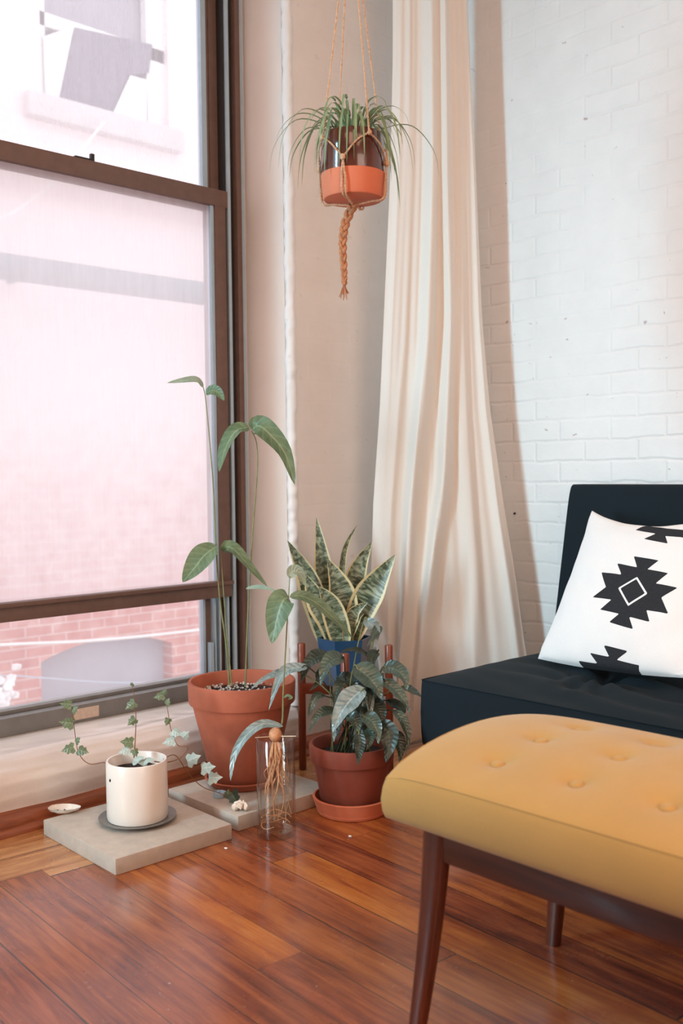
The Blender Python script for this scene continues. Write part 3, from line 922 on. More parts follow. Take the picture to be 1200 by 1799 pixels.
sm = [V((bx0, by0 + (by1 - by0) * t, bzt + bench_top(bx0, by0 + (by1 - by0) * t) + .0005)) for t in [1 - i / 14 for i in range(15)]] + [V((bx0 + (bx1 - bx0) * t, by0, bzt + bench_top(bx0 + (bx1 - bx0) * t, by0) + .0005)) for t in [i / 30 for i in range(1, 31)]]
ob('piping', MB().tube(sm, .0013, 6, False), M['mustard'], bs)
for c in BT:
    z = bzt + bench_top(c.x, c.y)
    ob('button', MB().lathe((c.x, c.y, z - .001), [(.0125, 0), (.0135, .003), (.011, .007), (.005, .009), (.0008, .0092)], 20), M['mustard'], bs)
fr = MB()
fr.box(bx0 + .10, bx1 - .10, by0 + .028, by0 + .050, .318, .376, .003)
fr.box(bx0 + .10, bx1 - .10, by1 - .050, by1 - .028, .318, .376, .003)
fr.box(bx0 + .075, bx0 + .10, by0 + .04, by1 - .04, .330, .376, .003)
fr.box(bx1 - .10, bx1 - .075, by0 + .04, by1 - .04, .330, .376, .003)
ob('rail', fr, M['walnut_rail'], bench)
def bleg(xt, yt, xb, yb):
    mb = MB()
    def sec(t):
        w = .034 * (1 - t) + .019 * t; d = .026 * (1 - t) + .018 * t
        c = V((xt + (xb - xt) * t, yt + (yb - yt) * t, .376 * (1 - t)))
        bow = .006 * math.sin(math.pi * t)
        return c + V((bow, 0, 0)), w / 2 * 1.5, d / 2 * 1.4
    n = 20; vs = []
    K = 12
    for i in range(K + 1):
        c, w, d = sec(i / K)
        for q in range(n):
            a = 2 * math.pi * q / n
            e = .55
            vs.append(c + V((math.copysign(abs(math.cos(a)) ** e, math.cos(a)) * w, math.copysign(abs(math.sin(a)) ** e, math.sin(a)) * d, 0)))
    fs = [(i * n + q, i * n + (q + 1) % n, (i + 1) * n + (q + 1) % n, (i + 1) * n + q) for i in range(K) for q in range(n)]
    fs += [tuple(range(n)), tuple(K * n + q for q in range(n))[::-1]]
    ob('leg', mb.add(vs, fs), M['walnut_leg'], bench)
lt = GY(769, 1462, by0 + .04); lb = GY(733, 1799, by0 + .012)
rl = GZ(972, 1658, 0)
bleg(lt.x, by0 + .042, lb.x, by0 + .010)
bleg(rl.x + .012, by1 - .06, rl.x, rl.y)
bleg(bx1 - .10, by0 + .042, bx1 - .05, by0 + .010)
bleg(bx1 - .10, by1 - .055, bx1 - .05, rl.y)

# ------------------------------------------------------------------ paving slabs
def slab(x0, x1, y0, y1, rot, label, h=.043):
    mb = MB().box(x0, x1, y0, y1, 0, h, .004, 2)
    c = V(((x0 + x1) / 2, (y0 + y1) / 2, 0))
    xf = Matrix.Translation(c) @ Matrix.Rotation(rot, 4, 'Z') @ Matrix.Translation(-c)
    mb.v = [xf @ v for v in mb.v]
    o = ob('paving_slab', mb, M['concrete'])
    return tag(o, label, 'slab')
slab(-2.563, -2.168, 1.262, 1.620, R(-.8), 'square grey concrete slab under the white ceramic pot')
slab(-2.548, -2.200, 1.664, 2.030, R(0), 'square grey concrete slab under the large terracotta pot')
SZ = .043

# ------------------------------------------------------------------ white pot with ivy
wc = GZ(242, 1436, SZ + .008); wc.z = SZ + .008
pr = .0835
prz = .163
plate = MB().lathe((wc.x, wc.y, SZ), [(.055, 0), (.075, .003), (.106, .012), (.1065, .0145), (.103, .0145), (.075, .0078), (.001, .0078)], 56, True, False)
tag(ob('plate', plate, M['plate']), 'dark grey round plate under the white ceramic pot', 'plate')
ivy = thing('potted_ivy', wc, 'white cylindrical ceramic pot of trailing ivy on grey slab', 'potted plant')
ob('pot', MB().lathe((wc.x, wc.y, wc.z), [(pr - .008, 0), (pr - .002, .003), (pr, .01), (pr, prz - .004), (pr - .002, prz), (pr - .006, prz), (pr - .008, prz - .004), (pr - .009, .11), (.001, .11)], 64, True, False), M['ceramic'], ivy)
def soil(mb, c, r, z, n=40, amp=.006):
    def f(u, v):
        a = 2 * math.pi * u; q = r * v
        x, y = c.x + q * math.cos(a), c.y + q * math.sin(a)
        return V((x, y, z + amp * (noise.noise(V((x * 60, y * 60, 1))) + noise.noise(V((x * 150, y * 150, 5))) * .6) - .004 * v))
    return mb.grid(f, n, 14)
ob('soil', soil(MB(), wc, pr - .0085, wc.z + .135), M['soil'], ivy)
ob('drip_mark', MB().blob(wc + V((-fw.x, -fw.y, 0)).normalized() * (pr * .69) - rt0 * (pr * .72) + V((0, 0, .122)), (.0035, .0035, .0045), 2), M['soil'], ivy)
def c6(pts): return [(x * .41667, 950 + y * .41667) for x, y in pts]
DW = (wc - CAM).dot(fw)
def along(pxs, d0, d1):
    n = len(pxs)
    return [DD(p[0], p[1], d0 + (d1 - d0) * i / (n - 1)) for i, p in enumerate(pxs)]
IVS = [(1, .02), (.9, .3), (.62, .42), (.95, .62), (.5, .78), (0, 1)]
def ivy_leaf(mb, base, d, n, size):
    d = d.normalized(); s = d.cross(n).normalized(); n2 = s.cross(d)
    out = [(0, 0), (.34, -.10), (.5, .12), (.33, .34), (.42, .52), (.2, .66), (0, 1.0), (-.2, .66), (-.42, .52), (-.33, .34), (-.5, .12), (-.34, -.10)]
    vs = [base + s * (x * size) + d * (y * size) + n2 * (-.25 * abs(x) * size - .12 * y * y * size) for x, y in out]
    uv = [(x + .5, max(0, y)) for x, y in out]
    c = base + d * (.4 * size)
    vs.append(c); uv.append((.5, .4))
    k = len(out)
    mb.add(vs, [(i, (i + 1) % k, k) for i in range(k)], uv)
vines = [
    ([(470, 950), (440, 935), (375, 940), (330, 890), (312, 780), (298, 680)], DW + .0, DW + .03,
     [((300, 690), (255, 685), 46, 0), ((308, 770), (252, 762), 56, 0), ((318, 850), (335, 830), 30, 0), ((310, 870), (258, 885), 50, 0), ((330, 880), (372, 892), 32, 0), ((303, 720), (325, 700), 28, 0)]),
    ([(565, 915), (570, 840), (573, 760), (570, 680), (556, 608)], DW - .0, DW + .03,
     [((556, 612), (556, 598), 20, 0), ((568, 680), (535, 705), 46, 0), ((570, 750), (538, 778), 40, 0), ((560, 850), (510, 845), 52, 0), ((565, 880), (575, 905), 34, 0), ((545, 880), (505, 890), 44, 1)]),
    ([(650, 930), (700, 935), (760, 915), (792, 870), (750, 862), (722, 800), (708, 720), (694, 660), (660, 635)], DW + .0, DW + .06,
     [((690, 650), (648, 660), 42, 0), ((690, 645), (700, 628), 24, 0), ((700, 690), (712, 665), 26, 0), ((712, 750), (700, 780), 30, 0), ((728, 800), (760, 815), 46, 1), ((735, 840), (695, 850), 50, 1), ((770, 830), (795, 805), 34, 1)]),
    ([(690, 920), (740, 905), (790, 975), (850, 1035), (920, 1062), (985, 1088)], DW + .02, (GZ(410, 1403, .06) - CAM).dot(fw),
     [((975, 1060), (1000, 1105), 62, 2), ((850, 960), (905, 950), 50, 1), ((790, 930), (842, 905), 58, 1), ((880, 1000), (935, 995), 40, 1), ((960, 1085), (962, 1050), 40, 0)]),
]
for pts, d0, d1, lv in vines:
    path = along(c6(pts), d0, d1)
    vo = ob('vine', MB().tube(path, lambda t: .0016 * (1 - .5 * t), 6), M['stem_brown'], ivy)
    for k, mk in ((0, 'ivy_leaf'), (1, 'ivy_pale'), (2, 'lily_leaf')):
        sel = [q for q in lv if q[3] == k]
        for b, tp, size, _ in sel:
            (ax, ay), (tx, ty) = c6([b])[0], c6([tp])[0]
            # depth of nearest vine point
            q = min(path, key=lambda w: (DDp(w)[0] - ax) ** 2 + (DDp(w)[1] - ay) ** 2) if False else None
            px_ = c6(pts)
            i = min(range(len(px_)), key=lambda i: (px_[i][0] - ax) ** 2 + (px_[i][1] - ay) ** 2)
            dep = d0 + (d1 - d0) * i / (len(px_) - 1) - .006
            a = DD(ax, ay, dep); b2_ = DD(tx, ty, dep - .008)
            m = MB()
            ivy_leaf(m, a, b2_ - a, TOCAM(a, .4, random.uniform(-.4, .4)), max((b2_ - a).length, size * .41667 / F * dep) * 1.05)
            ob('leaf', m, M[mk], vo, smooth=False)
m = MB()
for b, tp in (((560, 945), (610, 915)), ((600, 945), (650, 925)), ((620, 950), (560, 930))):
    a = DD(*c6([b])[0], DW - .03); t_ = DD(*c6([tp])[0], DW - .03)
    leaf_mb(m, [a, (a + t_) / 2 + V((0, 0, .006)), t_], .018, TOCAM(a, 1), .2)
ob('leaf', m, M['ivy_pale'], ivy)

# shell on the corner of the slab
sc_ = GZ(109, 1421, SZ + .012)
def shell(u, v):
    a = 2 * math.pi * u; r = v
    x = .046 * r * math.cos(a) * (1 + .15 * math.cos(a)); y = .030 * r * math.sin(a)
    z = .014 * r ** 2 + .002 * noise.noise(V((math.cos(a) * 3, math.sin(a) * 3, r * 4)))
    return V((sc_.x, sc_.y, SZ + .003)) + rt0 * x + V((-rt0.y, rt0.x, 0)) * y + V((0, 0, z))
m = MB().grid(shell, 40, 10)
m2 = MB().grid(lambda u, v: shell(u, v) + V((0, 0, -.003 if v < .99 else -.001)), 40, 10)
m.add(m2.v, m2.f)
shl = thing('oyster_shell', (sc_.x, sc_.y, SZ), 'pale open shell lying on the left corner of the slab', 'shell')
ob('shell_bowl', m, M['shell'], shl)
m = MB()
for dx, dy in ((-.012, .0), (.006, .004), (.012, -.006)):
    m.blob(V((sc_.x, sc_.y, SZ + .008)) + rt0 * dx + V((-rt0.y, rt0.x, 0)) * dy, (.004, .003, .0025), 1, .3)
ob('inner_spots', m, M['plate'], shl)

# tealight and crystal on the second slab
tc = GZ(386, 1400, SZ)
tea = thing('tealight', (tc.x, tc.y, SZ), 'small white tealight candle on the slab beside the terracotta saucer', 'candle')
ob('cup', MB().lathe((tc.x, tc.y, SZ), [(.018, 0), (.019, .002), (.019, .015), (.018, .015), (.0175, .012), (.001, .012)], 28, True, False), M['alu'], tea)
ob('wick', MB().tube([V((tc.x, tc.y, SZ + .011)), V((tc.x + .001, tc.y, SZ + .018))], .0008, 6, False), M['black'], tea)
kc = GZ(422, 1424, SZ)
m = MB()
random.seed(5)
for i in range(9):
    a = i * 2.4; r = .005 + .0022 * i
    m.blob((kc.x + r * math.cos(a) * .8, kc.y + r * math.sin(a) * .8, SZ + .010 + .012 * random.random() * (1 - i / 12)), (.010, .009, .011), 1, .5, 30 + i)
tag(ob('quartz_cluster', m, M['crystal'], smooth=False), 'lumpy pale crystal cluster on front corner of the slab beside glass vase', 'crystal')

# ------------------------------------------------------------------ terracotta pots
def terracotta(root, c, z0, rt_, rb, h, rim, mat, name='pot'):
    rr = rt_
    prof = [(rb - .004, 0), (rb, .004), (rb + (rr - .012 - rb) * .985, h - rim - .004), (rr - .012, h - rim - .002), (rr - .004, h - rim), (rr - .002, h - rim + .004), (rr, h - .005), (rr - .002, h), (rr - .010, h), (rr - .013, h - .004), (rr - .018, h * .80), (.001, h * .80)]
    return ob(name, MB().lathe((c.x, c.y, z0), prof, 72, True, False), mat, root)
def saucer(c, z0, rb, rt_, h, mat, label):
    m = MB().lathe((c.x, c.y, z0), [(rb, 0), (rb + .004, .002), (rt_, h - .002), (rt_ - .002, h), (rt_ - .007, h), (rt_ - .012, .008), (.001, .006)], 64, True, False)
    return tag(ob('plant_saucer', m, mat), label, 'saucer')
bc = V((-2.432, 1.862, 0))
saucer(bc, SZ, .096, .118, .026, M['terracotta'], 'weathered terracotta saucer under the large pot on the slab')
avo = thing('potted_avocado', (bc.x, bc.y, SZ + .009), 'large terracotta pot of three tall thin avocado saplings by the window', 'potted plant')
BH, BR = .312, .1655
terracotta(avo, bc, SZ + .009, BR, .096, BH, .066, M['terracotta'])
zs = SZ + .009 + BH * .86
ob('soil', soil(MB(), bc, BR - .016, zs, 56, .007), M['soil'], avo)
m = MB()
random.seed(11)
for i in range(230):
    a = random.uniform(0, 6.283); r = (BR - .02) * math.sqrt(random.random())
    s_ = random.uniform(.0022, .0055)
    m.blob((bc.x + r * math.cos(a), bc.y + r * math.sin(a), zs + .004), (s_, s_, s_ * .8), 1, .4, 40 + i)
o = ob('perlite', m, M['perlite'], avo); o['kind'] = 'stuff'
DB = (V((bc.x, bc.y, zs)) - CAM).dot(fw)
def sapling(pts, d0, d1, leaves, rb=.0042, mats='stem'):
    path = along(pts, d0, d1)
    so = ob('sapling_stem', MB().tube(path, lambda t: rb * .68 * (1 - .55 * t), 8), M[mats], avo)
    for lp, w, dd, upk, side, mk in leaves:
        pp_ = [DD(x, y, d1 + dd * i / (len(lp) - 1)) for i, (x, y) in enumerate(lp)]
        m = MB()
        leaf_mb(m, pp_, w / F * d1, TOCAM(pp_[0], upk, side), .28, 18, .8, .06, wave=.012)
        ob('leaf', m, M[mk], so)
sapling([(403, 1204), (397, 1130), (386, 1050), (379, 950), (375, 860), (368, 770), (361, 700), (357, 680)], DB, DB + .02,
        [([(357, 680), (345, 668), (322, 669), (293, 673)], 15, -.06, .9, 0, 'avocado_pale'), ([(362, 692), (372, 686), (384, 690), (394, 704)], 20, -.03, .6, -.3, 'avocado_leaf')])
sapling([(408, 1206), (402, 1150), (395, 1070), (390, 1000), (387, 962)], DB - .01, DB - .02,
        [([(381, 960), (360, 975), (340, 1000), (321, 1023)], 44, -.05, .5, -.3, 'avocado_leaf'), ([(390, 968), (398, 961), (412, 966), (438, 995), (470, 1031)], 25, -.05, .25, .8, 'avocado_leaf')], .0035)
sapling([(431, 1206), (434, 1120), (438, 1030), (445, 920), (452, 830), (451, 780), (442, 757)], DB + .0, DB - .03,
        [([(437, 751), (415, 757), (396, 788), (385, 830)], 33, -.06, .3, -.9, 'avocado_leaf'), ([(443, 755), (452, 748), (468, 757), (500, 795), (518, 852)], 38, -.05, .3, .2, 'avocado_leaf'), ([(432, 1034), (450, 1032), (470, 1034), (490, 1041)], 10, -.03, 1.0, 0, 'avocado_pale')])

# peace lily pot
lc = V((-2.100, 2.010, 0))
saucer(lc, 0, .098, .117, .050, M['terracotta_clean'], 'bright orange terracotta saucer on floor under the peace lily')
lil = thing('potted_peace_lily', (lc.x, lc.y, .009), 'drooping peace lily in damp terracotta pot left of the bench', 'potted plant')
LH, LR = .196, .126
terracotta(lil, lc, .009, LR, .088, LH, .050, M['terracotta_damp'])
ob('soil', soil(MB(), lc, LR - .018, .007 + LH * .85, 40), M['soil'], lil)
DL = (lc - CAM).dot(fw)
def c8(pts): return [(400 + .3 * x, 1080 + .3 * y) for x, y in pts]
lily = [  # blade in the survey frame, width, depth offset, material, up, side
    ([(800, 430), (720, 500), (655, 590), (612, 700)], 140, -.10, 'lily_sheen', .5, -.2),
    ([(740, 300), (820, 360), (870, 420), (905, 500)], 150, -.05, 'lily_leaf', .8, 0),
    ([(905, 310), (980, 320), (1035, 370), (1055, 450)], 105, -.02, 'lily_leaf', .6, .2),
    ([(900, 380), (970, 430), (1030, 500), (1070, 580)], 80, -.06, 'lily_leaf', .5, .3),
    ([(1020, 420), (1070, 440), (1110, 465), (1140, 482)], 52, .0, 'lily_leaf', .9, 0),
    ([(975, 560), (1025, 620), (1055, 710), (1042, 825)], 66, -.08, 'lily_leaf', .2, .5),
    ([(790, 590), (840, 620), (875, 680), (885, 760)], 100, -.11, 'lily_leaf', .5, .1),
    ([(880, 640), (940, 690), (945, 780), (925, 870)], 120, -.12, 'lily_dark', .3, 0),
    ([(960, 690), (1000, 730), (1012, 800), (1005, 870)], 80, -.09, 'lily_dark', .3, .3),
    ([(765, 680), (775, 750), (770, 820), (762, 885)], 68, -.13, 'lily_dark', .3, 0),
    ([(640, 560), (570, 570), (515, 610), (470, 700)], 70, -.04, 'lily_leaf', .6, -.2),
    ([(680, 255), (620, 265), (570, 320), (543, 425)], 120, -.02, 'lily_leaf', .5, -.4),
    ([(590, 240), (520, 250), (460, 310), (428, 410)], 100, -.0, 'lily_dark', .5, -.3),
    ([(470, 305), (350, 325), (290, 410), (238, 570)], 74, -.06, 'lily_sheen', .5, -.3),
    ([(380, 318), (290, 345), (200, 385), (128, 445)], 48, -.04, 'lily_sheen', .9, 0),
    ([(830, 245), (770, 215), (710, 208), (655, 222)], 52, .02, 'lily_dark', 1.0, 0),
    ([(800, 30), (850, 70), (865, 130), (862, 195)], 80, .06, 'lily_sheen', .3, .2),
    ([(880, 60), (875, 90), (850, 130), (815, 190)], 60, .05, 'lily_leaf', .3, .2),
    ([(880, 215), (850, 240), (845, 290), (870, 330)], 70, .02, 'lily_dark', .4, 0),
    ([(640, 370), (700, 380), (740, 420), (760, 480)], 90, .0, 'lily_dark', .6, 0),
    ([(660, 620), (640, 560), (650, 640), (640, 740)], 60, -.05, 'lily_dark', .3, -.3),
    ([(840, 500), (880, 540), (900, 600), (900, 660)], 90, -.06, 'lily_dark', .4, .2),
    ([(700, 590), (740, 610), (760, 660), (740, 730)], 80, -.08, 'lily_leaf', .4, 0),
    ([(560, 300), (545, 350), (530, 400), (470, 455)], 60, .02, 'lily_dark', .5, -.4),
    ([(930, 500), (1000, 540), (1020, 580), (1010, 640)], 70, -.03, 'lily_dark', .4, .4),
    ([(800, 640), (830, 690), (835, 740), (810, 800)], 70, -.10, 'lily_leaf', .4, 0),
]
random.seed(33)
for i in range(16):
    x_, y_ = random.uniform(560, 960), random.uniform(330, 660)
    dx_ = (x_ - 780) * .45 + random.uniform(-60, 60)
    lily.append(([(x_, y_), (x_ + dx_ * .5, y_ + random.uniform(0, 20)), (x_ + dx_ * .85, y_ + random.uniform(50, 90)), (x_ + dx_, y_ + random.uniform(120, 190))], random.uniform(50, 85), random.uniform(-.07, .05), random.choice(('lily_dark', 'lily_leaf', 'lily_leaf', 'lily_sheen')), random.uniform(.2, .7), random.uniform(-.4, .4)))
random.seed(21)
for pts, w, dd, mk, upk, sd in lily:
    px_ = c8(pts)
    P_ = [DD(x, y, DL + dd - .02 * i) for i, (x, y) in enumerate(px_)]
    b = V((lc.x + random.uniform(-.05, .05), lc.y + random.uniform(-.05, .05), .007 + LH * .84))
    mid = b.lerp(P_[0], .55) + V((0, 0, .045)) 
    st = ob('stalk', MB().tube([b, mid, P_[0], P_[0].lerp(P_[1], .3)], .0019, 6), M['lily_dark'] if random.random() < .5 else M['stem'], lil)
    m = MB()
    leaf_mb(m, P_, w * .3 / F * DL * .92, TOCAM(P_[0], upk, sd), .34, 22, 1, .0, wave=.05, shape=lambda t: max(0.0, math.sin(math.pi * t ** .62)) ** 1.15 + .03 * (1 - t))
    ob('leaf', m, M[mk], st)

# ------------------------------------------------------------------ vase with sprouting avocado
vc = GZ(486, 1466, 0)
vr, vh = .0535, .272
vase = thing('glass_vase', (vc.x, vc.y, 0), 'tall clear glass cylinder of water and roots on the wooden floor', 'vase')
ob('glass', MB().lathe((vc.x, vc.y, 0), [(vr - .004, 0), (vr - .001, .002), (vr, .006), (vr, vh - .002), (vr - .0015, vh), (vr - .003, vh - .002), (vr - .0035, .022), (vr - .006, .016), (.001, .014)], 64, True, False), M['vase_glass'], vase)
ob('water', MB().lathe((vc.x, vc.y, 0), [(.002, .017), (vr - .008, .018), (vr - .0045, .024), (vr - .0045, .125), (vr - .006, .1235), (.001, .1235)], 48, False, False), M['water'], vase)
DV = (vc - CAM).dot(fw)
spr_ = thing('sprouting_avocado_seed', (vc.x, vc.y, vh), 'avocado seed held by toothpicks on the glass vase, sprouting a leafy stem', 'plant')
sp = V((vc.x, vc.y, vh + .006))
ob('seed', MB().blob(sp, (.018, .018, .021), 3, .08, 5), M['seed'], spr_)
for a in (R(140), R(265), R(20)):
    d = V((math.cos(a), math.sin(a), .12)).normalized()
    ob('toothpick', MB().tube([sp - V((0, 0, .004)) + d * .012, sp - V((0, 0, .004)) + d * .066], .0011, 6, False), M['toothpick'], spr_)
m = MB()
random.seed(9)
for i in range(22):
    a = random.uniform(0, 6.28); r = random.uniform(.01, vr - .010)
    a2 = a + random.uniform(-.8, .8); r2 = random.uniform(.02, vr - .010)
    zb = random.choice((.03, .04, .06, .1, .14))
    q = [sp + V((.006 * math.cos(a), .006 * math.sin(a), -.016))]
    K = random.randint(5, 8)
    for k in range(1, K + 1):
        t = k / K
        rr_ = min(vr - .009, (.008 + (r2 - .008) * min(1, t * 1.6)) * random.uniform(.75, 1.15))
        aa = a + (a2 - a) * t + random.uniform(-.35, .35)
        q.append(V((vc.x + rr_ * math.cos(aa), vc.y + rr_ * math.sin(aa), vh - .014 - (vh - .014 - zb) * t)))
    rad0 = random.choice((.0012, .0016, .0026))
    m.tube(q, lambda t: rad0 * (1 - .6 * t), 6)
for i in range(5):
    a0 = random.uniform(0, 6.28); z = random.uniform(.026, .055)
    q = [V((vc.x + (vr - .012) * math.cos(a0 + t), vc.y + (vr - .012) * math.sin(a0 + t), z + .006 * math.sin(t * 3))) for t in (0, .6, 1.2, 1.9, 2.5)]
    m.tube(q, .0013, 6)
ob('roots', m, M['root'], spr_)
vst = along([(488, 1282), (496, 1268), (498, 1209), (503, 1120), (507, 1050), (509, 1012)], DV, DV + .03)
so = ob('stem', MB().tube(vst, lambda t: .003 * (1 - .6 * t), 8), M['stem'], spr_)
for lp, w, d0, dd, upk, sd, mk in [
    ([(507, 1050), (497, 1056), (486, 1090), (478, 1131)], 48, DV + .02, -.04, .2, -.4, 'avocado_leaf'),
    ([(509, 1049), (530, 1047), (560, 1062), (592, 1092), (619, 1121)], 22, DV + .02, .03, .6, .3, 'avocado_leaf'),
    ([(509, 1016), (514, 1004), (526, 1006), (537, 1030)], 22, DV + .03, .03, .3, .3, 'avocado_pale'),
    ([(497, 1276), (462, 1272), (432, 1293), (411, 1330), (405, 1372)], 18, DV, -.05, .4, -.4, 'lily_sheen'),
    ([(499, 1226), (505, 1222), (512, 1226), (506, 1229)], 6, DV, -.01, 1, 0, 'avocado_leaf')]:
    P_ = [DD(x, y, d0 + dd * i / (len(lp) - 1)) for i, (x, y) in enumerate(lp)]
    m = MB(); leaf_mb(m, P_, w / F * DV, TOCAM(P_[0], upk, sd), .25, 18, .8, .07, wave=.015)
    ob('leaf', m, M[mk], so)

# ------------------------------------------------------------------ plant stand with snake plant
pL = GZ(532, 1352, 0)
pTop = GY(530, 1130, pL.y).z
pR_ = GZ(683, 1133, pTop); pF = GZ(606, 1148, pTop)
pL = V((pL.x, pL.y, 0)); pR_ = V((pR_.x, pR_.y, 0)); pF = V((pF.x, pF.y, 0))
pBk = pL + pR_ - pF
print('stand', pL, pR_, pF, pBk, pTop)
cen = (pL + pR_) / 2
stand = thing('plant_stand', (cen.x, cen.y, 0), 'reddish wooden four-post plant stand in the corner behind the pots', 'stand')
for q in (pL, pR_, pF, pBk):
    ob('leg', MB().lathe((q.x, q.y, 0), [(.011, 0), (.0125, .004), (.0135, pTop - .004), (.012, pTop)], 20), M['stand_wood'], stand)
def bar(a, b, z0, z1, t=.011):
    d = (b - a); L = d.length; ang = math.atan2(d.y, d.x)
    mb = MB().box(0, L, -t, t, z0, z1, .002)
    xf = Matrix.Translation(a) @ Matrix.Rotation(ang, 4, 'Z')
    mb.v = [xf @ v for v in mb.v]
    return mb
zb1 = GY(545, 1203, pL.y).z; zb0 = zb1 - .035
ob('crossbar', bar(pL, pR_, zb0, zb1), M['stand_wood'], stand)
ob('crossbar', bar(pF, pBk, zb0, zb1 - .001), M['stand_wood'], stand)
sp_c = V((cen.x, cen.y, zb1))
snk = thing('potted_snake_plant', sp_c, 'yellow-edged snake plant in blue faceted pot on wooden stand', 'potted plant')
h6 = MB()
PHt = GY(597, 1118, cen.y).z - zb1
rb6, rt6 = .070, .092
ang0 = math.atan2(-fw.y, -fw.x) + R(9)
prof = [(rb6, 0), (rb6, .001), (rt6, PHt), (rt6 - .006, PHt), (rt6 - .010, PHt * .8), (.001, PHt * .8)]
n6 = 6
vs = [];fs = []
for r_, z in prof:
    for i in range(n6):
        a = ang0 + 2 * math.pi * (i + .5) / n6
        vs.append(sp_c + V((r_ * math.cos(a), r_ * math.sin(a), z + .0005)))
for j in range(len(prof) - 1):
    for i in range(n6): fs.append((j * n6 + i, j * n6 + (i + 1) % n6, (j + 1) * n6 + (i + 1) % n6, (j + 1) * n6 + i))
fs.append(tuple(range(n6)))
ob('pot', h6.add(vs, fs), M['blue_pot'], snk, smooth=False)
ob('soil', soil(MB(), sp_c, rt6 - .02, sp_c.z + PHt * .82, 30), M['soil'], snk)
DS = (sp_c - CAM).dot(fw)
snl = [
    ([(572, 1128), (560, 1070), (540, 1010), (505, 949)], 48, .03, -.02, .1, -.5),
    ([(583, 1125), (576, 1060), (566, 985), (556, 908)], 36, .04, .05, .0, .1),
    ([(604, 1120), (600, 1040), (604, 970), (628, 921)], 14, .05, .06, .2, .6),
    ([(608, 1122), (615, 1060), (628, 1000), (654, 951)], 40, .02, .05, .1, .3),
    ([(598, 1135), (604, 1080), (596, 1030), (575, 981)], 50, -.01, -.03, .2, .1),
    ([(612, 1130), (635, 1070), (660, 1025), (695, 974)], 52, .0, -.04, .3, .2),
    ([(592, 1138), (580, 1090), (556, 1050), (537, 1008)], 46, -.02, -.05, .1, -.3),
    ([(600, 1140), (596, 1110), (580, 1060), (560, 1030)], 42, -.03, -.07, .2, -.1),
    ([(608, 1135), (612, 1100), (622, 1075), (646, 1058)], 26, -.03, -.05, .2, .5),
    ([(610, 1135), (616, 1110), (628, 1085), (640, 1078)], 22, -.02, -.04, .2, -.4),
]
for lp, w, d0, d1, upk, sd in snl:
    P_ = [DD(x, y, DS + d0 + (d1 - d0) * i / 3) for i, (x, y) in enumerate(lp)]
    b = P_[0]; b.z = max(b.z, sp_c.z + PHt * .8)
    m = MB()
    leaf_mb(m, P_, w / F * DS, TOCAM(P_[0], upk, sd), .35, 24, .75, 0, shape=lambda t: (.45 + .55 * math.sin(math.pi * min(1, t * .95 + .02) ** .9)) * (1 - max(0, (t - .55) / .45) ** 1.8))
    ob('leaf', m, M['snake'], snk)

# ------------------------------------------------------------------ hanging planter
DH = 2.5
hc = DD(620, 300, DH)
zt_, zb_ = DD(620, 240, DH).z, DD(620, 352, DH).z
HR = .0805
hp = thing('hanging_spider_plant', (hc.x, hc.y, zb_), 'spider plant in half-glazed terracotta pot hanging near the window', 'potted plant')
hh = zt_ - zb_
ob('pot', MB().lathe((hc.x, hc.y, zb_), [(.066, .0), (.0735, .002), (.076, .006), (.0805, hh * .36), (.0805, hh * .40)], 64, True, False), M['terracotta_clean'], hp)
ob('glazed_rim', MB().lathe((hc.x, hc.y, zb_), [(.0805, hh * .395), (.0808, hh * .40), (.0795, hh * .75), (.0770, hh * .99), (.0755, hh), (.0725, hh), (.072, hh * .85), (.001, hh * .82)], 64, False, False), M['glaze'], hp)
ob('soil', soil(MB(), hc, .071, zt_ - hh * .14, 30), M['soil'], hp)
random.seed(17)
def blade(mb, a, reach, rise, drop, w):
    d = V((math.cos(a), math.sin(a), 0))
    b = V((hc.x, hc.y, zt_ - .03)) + d * random.uniform(.005, .03)
    p1 = b + d * reach * .30 + V((0, 0, rise * .85)); p2 = b + d * reach * .65 + V((0, 0, rise)); p3 = b + d * reach * .92 + V((0, 0, rise - drop * .45)); p4 = b + d * reach + V((0, 0, rise - drop))
    side = d.cross(V((0, 0, 1)))
    leaf_mb(mb, [b, p1, p2, p3, p4], w, V((0, 0, 1)) + d * .9, .3, 20, 1, 0, shape=lambda t: (1 - t ** 2.5) * (.6 + .4 * min(1, t * 5)) + .02)
for i in range(76):
    a = i * 2.39996 + random.uniform(-.2, .2)
    m = MB()
    if i % 3 == 0: blade(m, a, random.uniform(.07, .11), random.uniform(.05, .075), random.uniform(.10, .17), random.uniform(.006, .009))
    elif i % 3 == 1: blade(m, a, random.uniform(.13, .205), random.uniform(.045, .085), random.uniform(.07, .16), random.uniform(.007, .0095))
    else: blade(m, a, random.uniform(.06, .13), random.uniform(.06, .11), random.uniform(.02, .12), random.uniform(.006, .009))
    ob('leaf', m, M['spider_leaf'], hp)
